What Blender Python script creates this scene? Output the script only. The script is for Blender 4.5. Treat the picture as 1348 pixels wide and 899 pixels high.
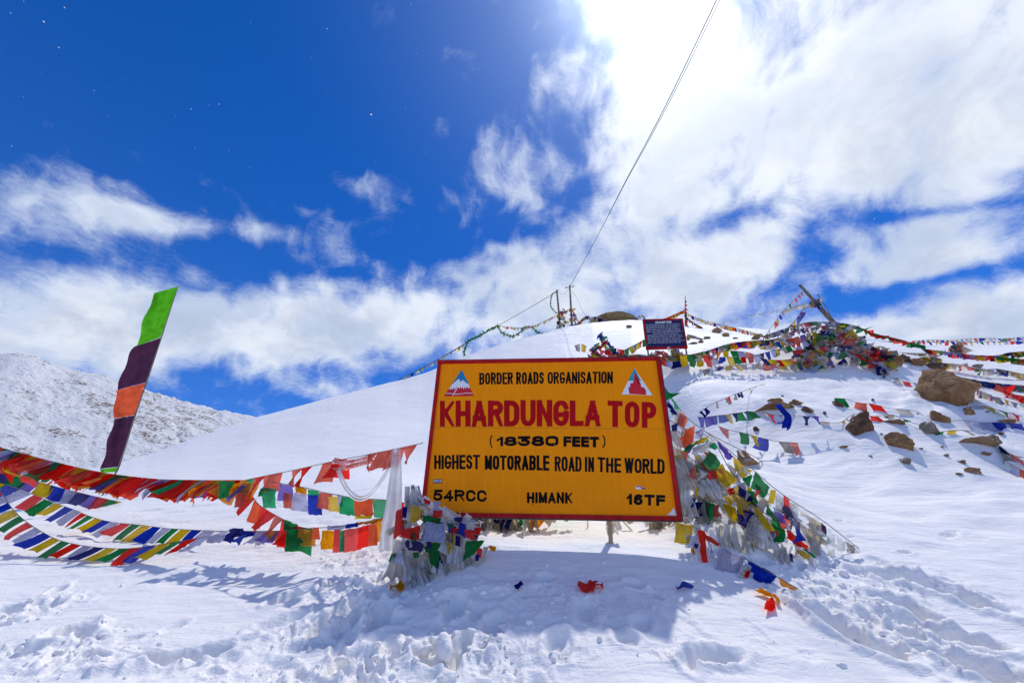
import bpy, math, random
import numpy as np
from mathutils import Vector, Matrix, noise as mnoise

for o in list(bpy.data.objects):
    bpy.data.objects.remove(o)
scene = bpy.context.scene
COL = scene.collection
rad = math.radians

# ------------------------------------------------------------------ camera
FPX, PITCH, IW, IH = 599.0, rad(28.0), 1348.0, 899.0
CP, SP = math.cos(PITCH), math.sin(PITCH)
cam_d = bpy.data.cameras.new('camera')
cam_d.sensor_width = 36.0
cam_d.lens = 36.0 * FPX / IW
cam_d.clip_start = 0.05
cam_d.clip_end = 20000
cam = bpy.data.objects.new('camera', cam_d)
COL.objects.link(cam)
cam.location = (0, 0, 0)
cam.rotation_euler = (rad(90) + PITCH, 0, 0)
scene.camera = cam


def ray(px, py):
    """world direction of a measured sight line (eye at the origin)"""
    a, b = px - IW / 2, IH / 2 - py
    return Vector((a, FPX * CP - b * SP, FPX * SP + b * CP))


def at(px, py, Y):
    d = ray(px, py)
    return d * (Y / d.y)


# ------------------------------------------------------------------ light
scene.view_settings.view_transform = 'Standard'
scene.view_settings.look = 'None'
scene.view_settings.gamma = 1.0
scene.view_settings.exposure = 0.47
SUN = ray(850, -60).normalized()
sun_el = math.asin(SUN.z)
sun_az = math.atan2(SUN.x, SUN.y)
sd = bpy.data.lights.new('sun', 'SUN')
sd.energy = 1.95
sd.angle = rad(0.9)
sd.color = (1.0, 0.965, 0.91)
so = bpy.data.objects.new('sun', sd)
COL.objects.link(so)
so.location = (10, 10, 40)
so.rotation_euler = (-SUN).to_track_quat('-Z', 'Y').to_euler()


class NT:
    """small helper that chains shader nodes"""
    def __init__(self, tree):
        self.t = tree
        self.n = tree.nodes
        self.l = tree.links

    def add(self, kind, **kw):
        n = self.n.new(kind)
        for k, v in kw.items():
            setattr(n, k, v)
        return n

    def put(self, sock, v):
        if isinstance(v, bpy.types.NodeSocket):
            self.l.new(v, sock)
        elif v is not None:
            sock.default_value = v

    def m(self, op, a, b=None, c=None, clamp=False):
        n = self.add('ShaderNodeMath', operation=op, use_clamp=clamp)
        self.put(n.inputs[0], a)
        self.put(n.inputs[1], b)
        self.put(n.inputs[2], c)
        return n.outputs[0]

    def v(self, op, a, b=None, s=None):
        n = self.add('ShaderNodeVectorMath', operation=op)
        self.put(n.inputs[0], a)
        self.put(n.inputs[1], b)
        if s is not None:
            self.put(n.inputs['Scale'], s)
        return n.outputs['Value'] if op in ('DOT_PRODUCT', 'LENGTH', 'DISTANCE') else n.outputs[0]

    def noise(self, vec, scale, detail=4, rough=0.5, dist=0.0, dims='3D', out=0, typ='FBM', lac=2.0):
        n = self.add('ShaderNodeTexNoise', noise_dimensions=dims)
        n.noise_type = typ
        self.put(n.inputs['Vector'], vec)
        n.inputs['Scale'].default_value = scale
        n.inputs['Detail'].default_value = detail
        n.inputs['Roughness'].default_value = rough
        n.inputs['Distortion'].default_value = dist
        n.inputs['Lacunarity'].default_value = lac
        return n.outputs[out]

    def ramp(self, f, stops, interp='LINEAR'):
        n = self.add('ShaderNodeValToRGB')
        n.color_ramp.interpolation = interp
        e = n.color_ramp.elements
        while len(e) < len(stops):
            e.new(0.5)
        for q, (p, c) in zip(e, stops):
            q.position = p
            q.color = (c, c, c, 1) if not isinstance(c, tuple) else (c + (1,) if len(c) == 3 else c)
        self.put(n.inputs[0], f)
        return n.outputs[0]

    def step(self, x, a, b):
        n = self.add('ShaderNodeMapRange', interpolation_type='SMOOTHSTEP')
        self.put(n.inputs[0], x)
        n.inputs[1].default_value = a
        n.inputs[2].default_value = b
        return n.outputs[0]

    def mix(self, f, a, b, blend='MIX'):
        n = self.add('ShaderNodeMix', data_type='RGBA', blend_type=blend)
        self.put(n.inputs[0], f)
        self.put(n.inputs[6], a if not (isinstance(a, tuple) and len(a) == 3) else a + (1,))
        self.put(n.inputs[7], b if not (isinstance(b, tuple) and len(b) == 3) else b + (1,))
        return n.outputs[2]


# ------------------------------------------------------------------ sky and clouds
world = bpy.data.worlds.new('World')
scene.world = world
world.use_nodes = True
w = NT(world.node_tree)
w.n.clear()
SKY_S = 0.10
sky = w.add('ShaderNodeTexSky', sky_type='NISHITA')
sky.sun_disc = False
sky.sun_elevation = sun_el
sky.sun_rotation = sun_az
sky.altitude = 5600
sky.air_density = 1.0
sky.dust_density = 0.4
sky.ozone_density = 2.0
hs = w.add('ShaderNodeHueSaturation')
hs.inputs['Hue'].default_value = 0.514
hs.inputs['Saturation'].default_value = 1.44
hs.inputs['Value'].default_value = 1.5
w.l.new(sky.outputs[0], hs.inputs['Color'])
tc = w.add('ShaderNodeTexCoord')
D = w.v('NORMALIZE', tc.outputs['Generated'])
sep = w.add('ShaderNodeSeparateXYZ')
w.l.new(D, sep.inputs[0])
zz = w.m('ADD', w.m('MAXIMUM', sep.outputs[2], 0.0), 0.42)
cb = w.add('ShaderNodeCombineXYZ')
w.put(cb.inputs[0], w.m('DIVIDE', sep.outputs[0], zz))
w.put(cb.inputs[1], w.m('DIVIDE', sep.outputs[1], zz))
PL = cb.outputs[0]
warp = w.noise(PL, 1.7, 3, 0.5, out=1)
PLw = w.v('ADD', PL, w.v('SCALE', w.v('SUBTRACT', warp, (0.5, 0.5, 0.5)), s=0.20))
warp2 = w.noise(PL, 7.0, 3, 0.55, out=1)
PLw = w.v('ADD', PLw, w.v('SCALE', w.v('SUBTRACT', warp2, (0.5, 0.5, 0.5)), s=0.08))
fb = w.noise(PLw, 3.2, 12, 0.62)
fine = w.noise(PLw, 13.0, 9, 0.68)


def blob(px, py, sx, sy, rot, amp):
    """an elliptical bank of cloud (or a gap) in one part of the sky"""
    c = ray(px, py).normalized()
    k = ray(px, py).length
    R = Vector((1, 0, 0))
    U = Vector((0, -SP, CP))
    a = rad(rot)
    e1 = R * math.cos(a) + U * math.sin(a)
    e2 = -R * math.sin(a) + U * math.cos(a)
    e1 = (e1 - c * e1.dot(c)).normalized() * (k / sx)
    e2 = (e2 - c * e2.dot(c)).normalized() * (k / sy)
    qa = w.v('DOT_PRODUCT', D, tuple(e1))
    qb = w.v('DOT_PRODUCT', D, tuple(e2))
    qc = w.m('MULTIPLY', w.m('SUBTRACT', 1.0, w.v('DOT_PRODUCT', D, tuple(c))), 5.0)
    s = w.m('ADD', w.m('MULTIPLY_ADD', qa, qa, w.m('MULTIPLY', qb, qb)), qc)
    return w.m('MULTIPLY', w.m('EXPONENT', w.m('MULTIPLY', s, -1.0)), amp)


BL = [(1160, 110, 330, 160, 0, .62), (900, 190, 130, 120, 20, .45), (860, 10, 70, 110, 0, .35), (1000, 300, 150, 40, 10, .1),
      (60, 430, 260, 60, 0, .52), (40, 330, 120, 14, -10, -.22), (330, 345, 160, 14, -4, -.2), (400, 435, 260, 50, 2, .45), (1200, 440, 200, 26, 0, .35), (830, 380, 120, 50, 0, .15), (200, 440, 200, 50, 0, .15), (620, 405, 120, 50, 10, .25),
      (175, 285, 110, 24, -6, .40), (340, 306, 60, 14, 0, .26), (480, 250, 70, 30, -15, .26), (585, 160, 24, 24, 0, .30), (560, 290, 30, 16, 0, .25), (410, 95, 26, 20, 0, .18), (300, 130, 20, 20, 0, .16),
      (600, 230, 25, 25, 0, .12), (700, 230, 45, 40, 0, .12), (720, 340, 130, 40, 15, .30), (790, 400, 120, 60, 0, .26),
      (980, 340, 90, 35, 20, .25), (960, 400, 90, 35, 10, .20), (1180, 345, 120, 26, 12, .40), (1300, 330, 90, 20, 14, .2), (1290, 400, 150, 35, 8, .45), (1160, 395, 90, 14, 25, -.2), (1260, 362, 90, 8, 14, -.22),
      (1150, 430, 90, 30, 0, .2), (1300, 300, 90, 22, -10, .0),
      (955, 292, 60, 16, 15, -.42), (1090, 285, 55, 18, 0, -.36), (1060, 330, 28, 34, 0, -.34), (1250, 276, 110, 9, -2, -.30),
      (1030, 372, 45, 18, 20, -.22), (1130, 400, 45, 15, -15, -.12), (715, 120, 60, 100, 20, -.22), (480, 80, 200, 120, 0, -.12), (420, 350, 160, 30, 0, -.08), (330, 520, 140, 22, -8, -.12), (400, 490, 200, 28, -5, -.10),
      (200, 90, 420, 150, 0, -.46), (30, 190, 120, 60, 0, -.25), (560, 310, 70, 40, 0, -.16), (780, 300, 40, 30, 0, -.05)]
acc = None
for b in BL:
    if b[5] == 0:
        continue
    q = blob(*b)
    acc = q if acc is None else w.m('ADD', acc, q)
dens0r = w.m('ADD', w.m('ADD', w.m('MULTIPLY', w.m('SUBTRACT', fb, 0.5), 2.1), w.m('MULTIPLY', w.m('SUBTRACT', fine, 0.5), .85)), w.m('ADD', acc, 0.10))
dens0 = dens0r
dens = w.m('MULTIPLY', w.step(dens0, -0.02, 0.62), w.step(sep.outputs[2], -.02, .03))
dens = w.m('POWER', dens, 1.1)
cs = w.v('DOT_PRODUCT', D, tuple(SUN))
csm = w.m('MAXIMUM', cs, 0.0)
nearsun = w.m('POWER', csm, 14.0)
thick = w.step(dens0, 0.30, 1.0)
body = w.noise(w.v('ADD', PLw, (3.7, 1.3, 0)), 4.2, 8, 0.60)
shade = w.m('MULTIPLY', w.step(body, 0.38, 0.64), 1.0)
ccol = w.mix(shade, (0.35, 0.41, 0.54), (0.59, 0.625, 0.69))
ccol = w.mix(w.m('MULTIPLY', w.m('SUBTRACT', 1.0, thick), 0.35, clamp=True), ccol, (0.50, 0.60, 0.78))
ccol = w.mix(w.m('MULTIPLY', nearsun, 0.6, clamp=True), ccol, (0.92, 0.91, 0.90))
cscaled = w.v('SCALE', ccol, s=1.0 / SKY_S)
veil = w.m('MULTIPLY', w.m('EXPONENT', w.m('MULTIPLY', w.m('MAXIMUM', sep.outputs[2], 0.0), -4.2)), 0.85)
blue = w.mix(veil, hs.outputs[0], w.v('SCALE', (0.14, 0.24, 0.54), s=1.0 / SKY_S))
skyc = w.mix(dens, blue, cscaled)
# light scattered around the sun by thin high cloud
g1 = w.m('MULTIPLY', w.m('POWER', csm, 20.0), 0.20)
g2 = w.m('MULTIPLY', w.m('POWER', csm, 120.0), 0.9)
glow = w.v('SCALE', (0.80, 0.92, 1.0), s=w.m('DIVIDE', w.m('ADD', g1, g2), SKY_S))
skyc = w.v('ADD', skyc, glow)
bg = w.add('ShaderNodeBackground')
bg.inputs['Strength'].default_value = SKY_S
w.l.new(skyc, bg.inputs['Color'])
ow = w.add('ShaderNodeOutputWorld')
w.l.new(bg.outputs[0], ow.inputs[0])
world.cycles.sampling_method = 'MANUAL'
world.cycles.sample_map_resolution = 512

scene.cycles.max_bounces = 8
scene.cycles.diffuse_bounces = 4
scene.cycles.transparent_max_bounces = 8
scene.cycles.use_denoising = True


# ------------------------------------------------------------------ materials
def new_mat(name):
    m = bpy.data.materials.new(name)
    m.use_nodes = True
    t = NT(m.node_tree)
    t.n.clear()
    out = t.add('ShaderNodeOutputMaterial')
    return m, t, out


def principled(t, out, col, rough=0.7, spec=0.3, bump=None, bstr=0.3, bdist=0.02, metal=0):
    p = t.add('ShaderNodeBsdfPrincipled')
    t.put(p.inputs['Base Color'], col if not (isinstance(col, tuple) and len(col) == 3) else col + (1,))
    t.put(p.inputs['Roughness'], rough)
    p.inputs['Specular IOR Level'].default_value = spec
    p.inputs['Metallic'].default_value = metal
    if bump is not None:
        b = t.add('ShaderNodeBump')
        b.inputs['Strength'].default_value = bstr
        b.inputs['Distance'].default_value = bdist
        t.put(b.inputs['Height'], bump)
        t.l.new(b.outputs[0], p.inputs['Normal'])
    t.l.new(p.outputs[0], out.inputs[0])
    return p


def mat_snow():
    m, t, out = new_mat('snow')
    geo = t.add('ShaderNodeNewGeometry')
    pos = geo.outputs['Position']
    n1 = t.noise(pos, 9.0, 6, 0.6)
    n2 = t.noise(pos, 70.0, 3, 0.6)
    # wind crust: long thin ribs
    mp = t.v('MULTIPLY', pos, (0.8, 3.6, 3.6))
    n3 = t.noise(mp, 2.2, 5, 0.6, 0.6)
    h = t.m('ADD', t.m('MULTIPLY', n1, 0.5), t.m('ADD', t.m('MULTIPLY', n2, 0.10), t.m('MULTIPLY', n3, 0.9)))
    col = t.mix(n3, (0.91, 0.89, 0.85), (0.87, 0.85, 0.815))
    principled(t, out, col, 0.62, 0.25, h, 0.7, 0.04)
    return m


def mat_mountain():
    m, t, out = new_mat('snowy_scree')
    geo = t.add('ShaderNodeNewGeometry')
    pos = geo.outputs['Position']
    big = t.noise(pos, 0.018, 5, 0.6)
    mid = t.noise(t.v('MULTIPLY', pos, (1, 1, 1.6)), 0.16, 6, 0.65, 0.6)
    fin = t.noise(t.v('MULTIPLY', pos, (1.0, 1.0, 2.0)), 1.0, 5, 0.75, 0.3)
    s = t.m('ADD', t.m('ADD', t.m('MULTIPLY', t.m('SUBTRACT', big, .5), 0.45), t.m('MULTIPLY', t.m('SUBTRACT', mid, .5), 0.75)), fin)
    mask = t.step(s, 0.575, 0.62)
    rock = t.mix(t.step(mid, .35, .65), (0.10, 0.085, 0.075), (0.25, 0.19, 0.14))
    rock = t.mix(t.step(big, .5, .62), rock, (0.25, 0.19, 0.13))
    col = t.mix(mask, (0.89, 0.885, 0.87), rock)
    principled(t, out, col, 0.8, 0.15, t.m('ADD', fin, mid), 0.9, 1.0)
    return m


def mat_rock(name, c1, c2, c3, scale=1.0, frost=0.0):
    m, t, out = new_mat(name)
    tcn = t.add('ShaderNodeTexCoord')
    geo = t.add('ShaderNodeNewGeometry')
    pos = geo.outputs['Position']
    a = t.noise(pos, 2.4 * scale, 5, 0.6, 0.5)
    b = t.noise(pos, 16 * scale, 6, 0.7)
    c = t.noise(pos, 75 * scale, 3, 0.6)
    col = t.mix(t.step(a, .35, .65), c1, c2)
    col = t.mix(t.m('MULTIPLY', t.step(b, .52, .70), .7), col, c3)
    col = t.mix(t.m('MULTIPLY', t.step(c, .55, .75), .5), col, (0.07, 0.055, 0.04))
    if frost > 0:
        sp = t.add('ShaderNodeSeparateXYZ')
        t.l.new(geo.outputs['Normal'], sp.inputs[0])
        k = t.m('ADD', sp.outputs[2], t.m('MULTIPLY', t.m('SUBTRACT', a, .5), 2.2))
        col = t.mix(t.step(k, 1.02 - frost, 1.10 - frost), col, (0.85, 0.87, 0.9))
    principled(t, out, col, 0.85, 0.2, t.m('ADD', t.m('MULTIPLY', b, .7), t.m('MULTIPLY', c, .35)), 1.0, 0.05 / scale)
    return m


def mat_paint(name, col, rough=0.5, var=0.08, chip=None, chips=0.0, spec=0.4):
    m, t, out = new_mat(name)
    geo = t.add('ShaderNodeNewGeometry')
    pos = geo.outputs['Position']
    n = t.noise(pos, 3.0, 5, 0.6)
    st = t.noise(t.v('MULTIPLY', pos, (14.0, 14.0, 1.2)), 2.0, 4, 0.6)
    f = t.noise(pos, 60.0, 4, 0.7)
    d = tuple(x * (1 - var * 2.2) for x in col)
    b = tuple(min(1, x * (1 + var)) for x in col)
    c = t.mix(t.step(t.m('MULTIPLY_ADD', st, .5, t.m('MULTIPLY', n, .5)), .38, .62), d, b)
    if chip:
        c = t.mix(t.step(t.m('ADD', f, t.m('MULTIPLY', t.m('SUBTRACT', n, .5), .5)), .70 - chips, .73 - chips), c, chip)
    principled(t, out, c, rough, spec, f, 0.15, 0.004)
    return m


def mat_wood(name, c1, c2):
    m, t, out = new_mat(name)
    tcn = t.add('ShaderNodeTexCoord')
    pos = tcn.outputs['Object']
    g = t.noise(t.v('MULTIPLY', pos, (30, 30, 2.0)), 1.0, 5, 0.65)
    principled(t, out, t.mix(t.step(g, .3, .7), c1, c2), 0.8, 0.2, g, 0.5, 0.01)
    return m


def mat_cloth(name, col, trans=0.5, print_=0.0, stripes=False, frost=0.0, fade=0.22):
    m, t, out = new_mat(name)
    geo = t.add('ShaderNodeNewGeometry')
    pos = geo.outputs['Position']
    uv = t.add('ShaderNodeUVMap').outputs[0]
    n = t.noise(pos, 5.0, 4, 0.6)
    w2 = t.noise(pos, 45.0, 3, 0.6)
    dark = tuple(x * 0.74 for x in col)
    c = t.mix(t.step(n, .35, .65), dark, col)
    oi = t.add('ShaderNodeObjectInfo').outputs['Random']
    g_ = sum(col) / 3
    fadec = tuple(x * .55 + (g_ * .5 + .22) for x in col)
    c = t.mix(t.m('MULTIPLY', t.m('POWER', oi, 2.0), fade), c, fadec)
    if print_ > 0:
        # rows of block printed script with a border, faded with weather
        s = t.add('ShaderNodeSeparateXYZ')
        t.l.new(uv, s.inputs[0])
        rows = t.m('SINE', t.m('MULTIPLY', s.outputs[1], 75.0))
        glyph = t.noise(t.v('MULTIPLY', uv, (26.0, 11.9, 1.0)), 1.5, 2, 0.5)
        gl = t.m('MULTIPLY', t.step(rows, -.1, .35), t.step(glyph, .46, .54))
        cx = t.m('ABSOLUTE', t.m('SUBTRACT', s.outputs[0], .5))
        cy = t.m('ABSOLUTE', t.m('SUBTRACT', s.outputs[1], .5))
        ed = t.m('MAXIMUM', cx, cy)
        inside = t.m('LESS_THAN', ed, .38)
        brd = t.m('MULTIPLY', t.m('GREATER_THAN', ed, .40), t.m('LESS_THAN', ed, .425))
        ink = t.m('MULTIPLY', t.m('ADD', t.m('MULTIPLY', gl, inside), brd, clamp=True), print_)
        c = t.mix(ink, c, tuple(x * 0.16 + 0.01 for x in col))
    if frost > 0:
        c = t.mix(t.m('MULTIPLY', t.step(t.m('MULTIPLY_ADD', w2, .5, t.m('MULTIPLY', n, .5)), .42, .62), .9), c, (0.82, 0.85, 0.9))
    df = t.add('ShaderNodeBsdfDiffuse')
    tr = t.add('ShaderNodeBsdfTranslucent')
    b = t.add('ShaderNodeBump')
    b.inputs['Strength'].default_value = 0.35
    b.inputs['Distance'].default_value = 0.02
    t.put(b.inputs['Height'], n)
    t.put(df.inputs[0], c)
    t.put(tr.inputs[0], c)
    t.l.new(b.outputs[0], df.inputs['Normal'])
    mx = t.add('ShaderNodeMixShader')
    mx.inputs[0].default_value = trans
    t.l.new(df.outputs[0], mx.inputs[1])
    t.l.new(tr.outputs[0], mx.inputs[2])
    t.l.new(mx.outputs[0], out.inputs[0])
    return m


M = {}
M['snow'] = mat_snow()
M['mountain'] = mat_mountain()
M['rock'] = mat_rock('granite_brown', (0.27, 0.135, 0.058), (0.44, 0.26, 0.125), (0.12, 0.065, 0.035), 1.0, 0.10)
M['rock_dark'] = mat_rock('granite_dark', (0.12, 0.06, 0.034), (0.27, 0.15, 0.08), (0.30, 0.21, 0.14), 1.6, 0.18)
M['rock_grey'] = mat_rock('granite_grey', (0.24, 0.20, 0.15), (0.36, 0.30, 0.22), (0.16, 0.13, 0.10), 2.0, 0.12)
M['rock_snowy'] = mat_rock('granite_snow_topped', (0.25, 0.15, 0.08), (0.36, 0.24, 0.14), (0.15, 0.1, 0.06), 1.3, 0.5)
M['rock_far'] = mat_rock('outcrop_ochre', (0.22, 0.16, 0.07), (0.36, 0.25, 0.11), (0.12, 0.11, 0.06), 1.4)
M['orange'] = mat_paint('sign_orange_paint', (1.0, 0.29, 0.001), 0.6, 0.03, spec=0.1)
M['red_letter'] = mat_paint('sign_crimson_paint', (0.46, 0.003, 0.007), 0.6, 0.05, spec=0.1)
M['black_letter'] = mat_paint('sign_black_paint', (0.009, 0.007, 0.007), 0.7, 0.3, spec=0.08)
M['frame_red'] = mat_paint('frame_red_paint', (0.46, 0.009, 0.012), 0.6, 0.15, (0.05, 0.03, 0.03), 0.07, spec=0.15)
M['frame_edge'] = mat_paint('bare_dark_steel', (0.05, 0.045, 0.045), 0.5, 0.2)
M['white'] = mat_paint('sign_white_paint', (0.80, 0.80, 0.80), 0.5, 0.04)
M['blue'] = mat_paint('sign_blue_paint', (0.01, 0.22, 0.45), 0.5, 0.08)
M['teal'] = mat_paint('sign_teal_paint', (0.02, 0.33, 0.42), 0.5, 0.08)
M['emblem_red'] = mat_paint('emblem_red_paint', (0.62, 0.01, 0.02), 0.5, 0.06)
M['board_back'] = mat_paint('board_back', (0.75, 0.52, 0.2), 0.7, 0.1)
M['navy'] = mat_paint('board_navy_paint', (0.018, 0.018, 0.085), 0.5, 0.1)
M['steel'] = mat_paint('zinc_steel', (0.30, 0.30, 0.30), 0.45, 0.15)
M['wood'] = mat_wood('grey_wood', (0.12, 0.095, 0.075), (0.30, 0.25, 0.20))
M['wood_pale'] = mat_wood('pale_wood', (0.36, 0.27, 0.15), (0.52, 0.41, 0.26))
M['cable'] = mat_paint('cable_rubber', (0.05, 0.05, 0.055), 0.5, 0.1)
M['cord'] = mat_paint('cotton_cord', (0.20, 0.15, 0.12), 0.9, 0.1)
C = {'R': (0.90, 0.020, 0.010), 'O': (0.92, 0.33, 0.006), 'Y': (0.78, 0.52, 0.012), 'G': (0.008, 0.24, 0.055), 'g': (0.03, 0.42, 0.16),
     'B': (0.006, 0.035, 0.46), 'b': (0.008, 0.012, 0.17), 'W': (0.52, 0.52, 0.72), 'V': (0.17, 0.10, 0.50), 'P': (0.80, 0.16, 0.11),
     'K': (0.07, 0.03, 0.08), 'L': (0.45, 0.52, 0.82), 'N': (0.70, 0.66, 0.60), 'n': (0.42, 0.38, 0.33), 'S': (0.84, 0.84, 0.84), 'E': (0.12, 0.55, 0.02),
     'X': (0.98, 0.14, 0.05), 'T': (0.62, 0.52, 0.38), 'p': (0.095, 0.032, 0.07)}
CN = dict(R='red', O='saffron', Y='yellow', G='green', g='light_green', B='blue', b='navy', W='lilac', V='violet', P='faded_red', K='plum', L='pale_blue',
          N='greyed', n='dirty', S='white', E='lime', X='orange_red', T='tan', p='dark_plum')
for k, c in C.items():
    M['c' + k] = mat_cloth('cloth_' + CN[k], c, 0.72 if k == 'R' else 0.62 if k not in 'KpEX' else 0.35, 0.0 if k in 'KXEpSNnT' else 0.10 if k == 'R' else 0.5, fade=0.0 if k in 'KXEp' else .22)
    M['p' + k] = mat_cloth('printed_cloth_' + CN[k], c, 0.58, 0.7)
    M['f' + k] = mat_cloth('frosted_cloth_' + CN[k], c, 0.5, 0.1, frost=0.45)
    M['w' + k] = mat_cloth('weathered_cloth_' + CN[k], tuple(x * .85 + .04 for x in c), 0.55, 0.5, fade=.55)


# ------------------------------------------------------------------ numeric noise
def _h(ix, iy, seed):
    n = (ix * 374761393 + iy * 668265263 + seed * 1442695041) & 0xffffffff
    n = ((n ^ (n >> 13)) * 1274126177) & 0xffffffff
    return ((n ^ (n >> 16)) & 0xffff) / 65535.0


def vn(x, y, seed=0):
    x0 = np.floor(x)
    y0 = np.floor(y)
    fx, fy = x - x0, y - y0
    ix, iy = x0.astype(np.int64), y0.astype(np.int64)
    u = fx * fx * fx * (fx * (fx * 6 - 15) + 10)
    v = fy * fy * fy * (fy * (fy * 6 - 15) + 10)
    a, b = _h(ix, iy, seed), _h(ix + 1, iy, seed)
    c, d = _h(ix, iy + 1, seed), _h(ix + 1, iy + 1, seed)
    return (a + (b - a) * u) * (1 - v) + (c + (d - c) * u) * v


def fbm(x, y, oct=4, seed=0, gain=0.5):
    s, a, t = 0, 1.0, 0
    for k in range(oct):
        s = s + a * (vn(x, y, seed + k * 17) - 0.5)
        t += a
        x, y = x * 2.03 + 5.1, y * 2.03 + 1.7
        a *= gain
    return s / t * 2


def billow(x, y, oct=3, seed=0):
    s, a, t = 0, 1.0, 0
    for k in range(oct):
        s = s + a * (1 - np.abs(2 * vn(x, y, seed + k * 13) - 1) ** 0.8)
        t += a
        x, y = x * 2.1 + 3.3, y * 2.1 + 9.2
        a *= 0.5
    return s / t


def sst(a, b, x):
    t = np.clip((x - a) / (b - a), 0, 1)
    return t * t * (3 - 2 * t)


# ------------------------------------------------------------------ the lie of the land
# surveyed ground points: sight line and forward distance in metres
GP = [(0, 899, 4.1), (337, 899, 4.0), (674, 899, 3.95), (1010, 899, 4.0), (1348, 899, 4.1), (-200, 899, 4.2), (1550, 899, 4.2),
      (0, 830, 5.0), (250, 830, 4.9), (1150, 830, 4.7), (1348, 830, 4.8),
      (370, 880, 4.27), (500, 850, 4.3), (600, 842, 4.3), (720, 834, 4.3), (880, 830, 4.34), (1000, 800, 4.75),
      (470, 800, 4.9), (560, 772, 5.15), (620, 738, 5.3), (700, 731, 5.36), (800, 732, 5.36), (890, 736, 5.36), (960, 742, 5.35),
      (560, 735, 5.8), (640, 712, 5.72), (720, 714, 5.72), (803, 711, 5.74), (875, 712, 5.74), (600, 698, 6.1), (650, 686, 6.3), (700, 690, 6.3), (850, 686, 6.3), (780, 688, 6.3), (740, 665, 9), (880, 640, 9), (880, 560, 12),
      (0, 765, 6.1), (150, 755, 6.3), (100, 738, 6.75), (300, 765, 6.0), (300, 735, 6.6), (420, 760, 5.8), (480, 740, 6.0),
      (0, 700, 8.4), (150, 700, 8.1), (300, 700, 7.7), (450, 700, 7.3), (0, 660, 12.5), (200, 640, 12.5), (350, 640, 11), (500, 640, 9.5),
      (400, 580, 16), (500, 560, 17), (540, 600, 13), (620, 540, 18), (700, 560, 14),
      (1040, 745, 5.45), (1130, 722, 5.9), (1050, 690, 6.25), (980, 690, 5.95), (940, 660, 6.0), (985, 655, 6.3), (930, 620, 6.6), (960, 612, 8.2), (1200, 750, 5.6), (1348, 760, 5.6), (1250, 700, 6.6), (1348, 690, 6.9),
      (1100, 650, 7.9), (1250, 640, 8.1), (1000, 620, 8.6), (1348, 620, 8.7), (1550, 680, 7.2),
      (1000, 560, 10.5), (1130, 580, 9.6), (1240, 560, 10.2), (1340, 580, 9.8), (900, 520, 12), (900, 500, 12.9), (1050, 503, 12.8), (1160, 510, 12.4),
      (1180, 480, 14.2), (1250, 500, 13), (1348, 510, 13.4), (880, 480, 13.9), (1000, 482, 13.7), (1050, 486, 13.5), (1100, 468, 14.3), (1165, 488, 13.5),
      (1100, 447, 15.6), (1040, 450, 16.5), (970, 450, 18), (900, 448, 20), (800, 455, 24), (1180, 462, 18), (1260, 470, 18), (1348, 480, 18)]
CREST = [(-250, 660, 16), (-100, 645, 17), (0, 636, 18), (60, 628, 19), (110, 620, 20), (160, 608, 21), (200, 596, 22), (250, 578, 24), (300, 561, 26),
         (340, 548, 27), (400, 533, 28), (440, 522, 29), (500, 507, 30), (530, 500, 31), (560, 491, 32), (590, 479, 33), (620, 467, 34),
         (660, 454, 34), (700, 443, 35), (740, 432, 35), (780, 425, 36), (830, 421, 37), (880, 424, 36), (920, 428, 34), (960, 432, 32),
         (1000, 434, 31), (1050, 438, 30), (1100, 442, 30), (1150, 450, 32), (1200, 453, 34), (1250, 453, 36), (1348, 452, 38),
         (1450, 452, 38), (1600, 460, 38)]
cp = []
for px, py, Y in GP:
    p = at(px, py, Y)
    cp.append((math.atan2(p.x, p.y), math.log(math.hypot(p.x, p.y)), p.z / math.hypot(p.x, p.y)))
sil = []
for px, py, Y in CREST[::1]:
    p = at(px, py, Y)
    a, r, t = math.atan2(p.x, p.y), math.hypot(p.x, p.y), p.z / math.hypot(p.x, p.y)
    sil.append((a, t, r))
for k, (a, t, r) in enumerate(sil):
    if k % 2 == 0:
        cp += [(a, math.log(r * .8), t - .012), (a, math.log(r), t), (a, math.log(r * 1.4), t - .04), (a, math.log(r * 3), t * .35 - .05)]
for a in np.linspace(-1.2, 1.2, 9):
    cp += [(a, math.log(2.7), -.34), (a, math.log(1.6), -.66), (a, math.log(0.9), -1.2), (a, math.log(0.5), -2.2)]
    cp += [(a, math.log(400), -.06), (a, math.log(3000), -.02)]
cp = np.array(cp)
sil = np.array(sil)


def tps_k(d2):
    return 0.5 * d2 * np.log(d2 + 1e-12)


n_ = len(cp)
A_ = np.zeros((n_ + 3, n_ + 3))
dd = (cp[:, None, 0] - cp[None, :, 0]) ** 2 + (cp[:, None, 1] - cp[None, :, 1]) ** 2
A_[:n_, :n_] = tps_k(dd) + np.eye(n_) * 2e-4
A_[:n_, n_] = 1
A_[:n_, n_ + 1:] = cp[:, :2]
A_[n_:, :n_] = A_[:n_, n_:].T
W_ = np.linalg.solve(A_, np.concatenate([cp[:, 2], [0, 0, 0]]))


def tps(a, u):
    out = W_[n_] + W_[n_ + 1] * a + W_[n_ + 2] * u
    for k in range(n_):
        out = out + W_[k] * tps_k((a - cp[k, 0]) ** 2 + (u - cp[k, 1]) ** 2)
    return out


_aa = np.linspace(-1.1, 1.1, 221)
_uu = np.linspace(math.log(9), math.log(60), 90)
_G = tps(_aa[:, None] + 0 * _uu[None, :], _uu[None, :] + 0 * _aa[:, None])
_delta = np.interp(_aa, sil[:, 0], sil[:, 1]) - _G.max(axis=1)


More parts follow.
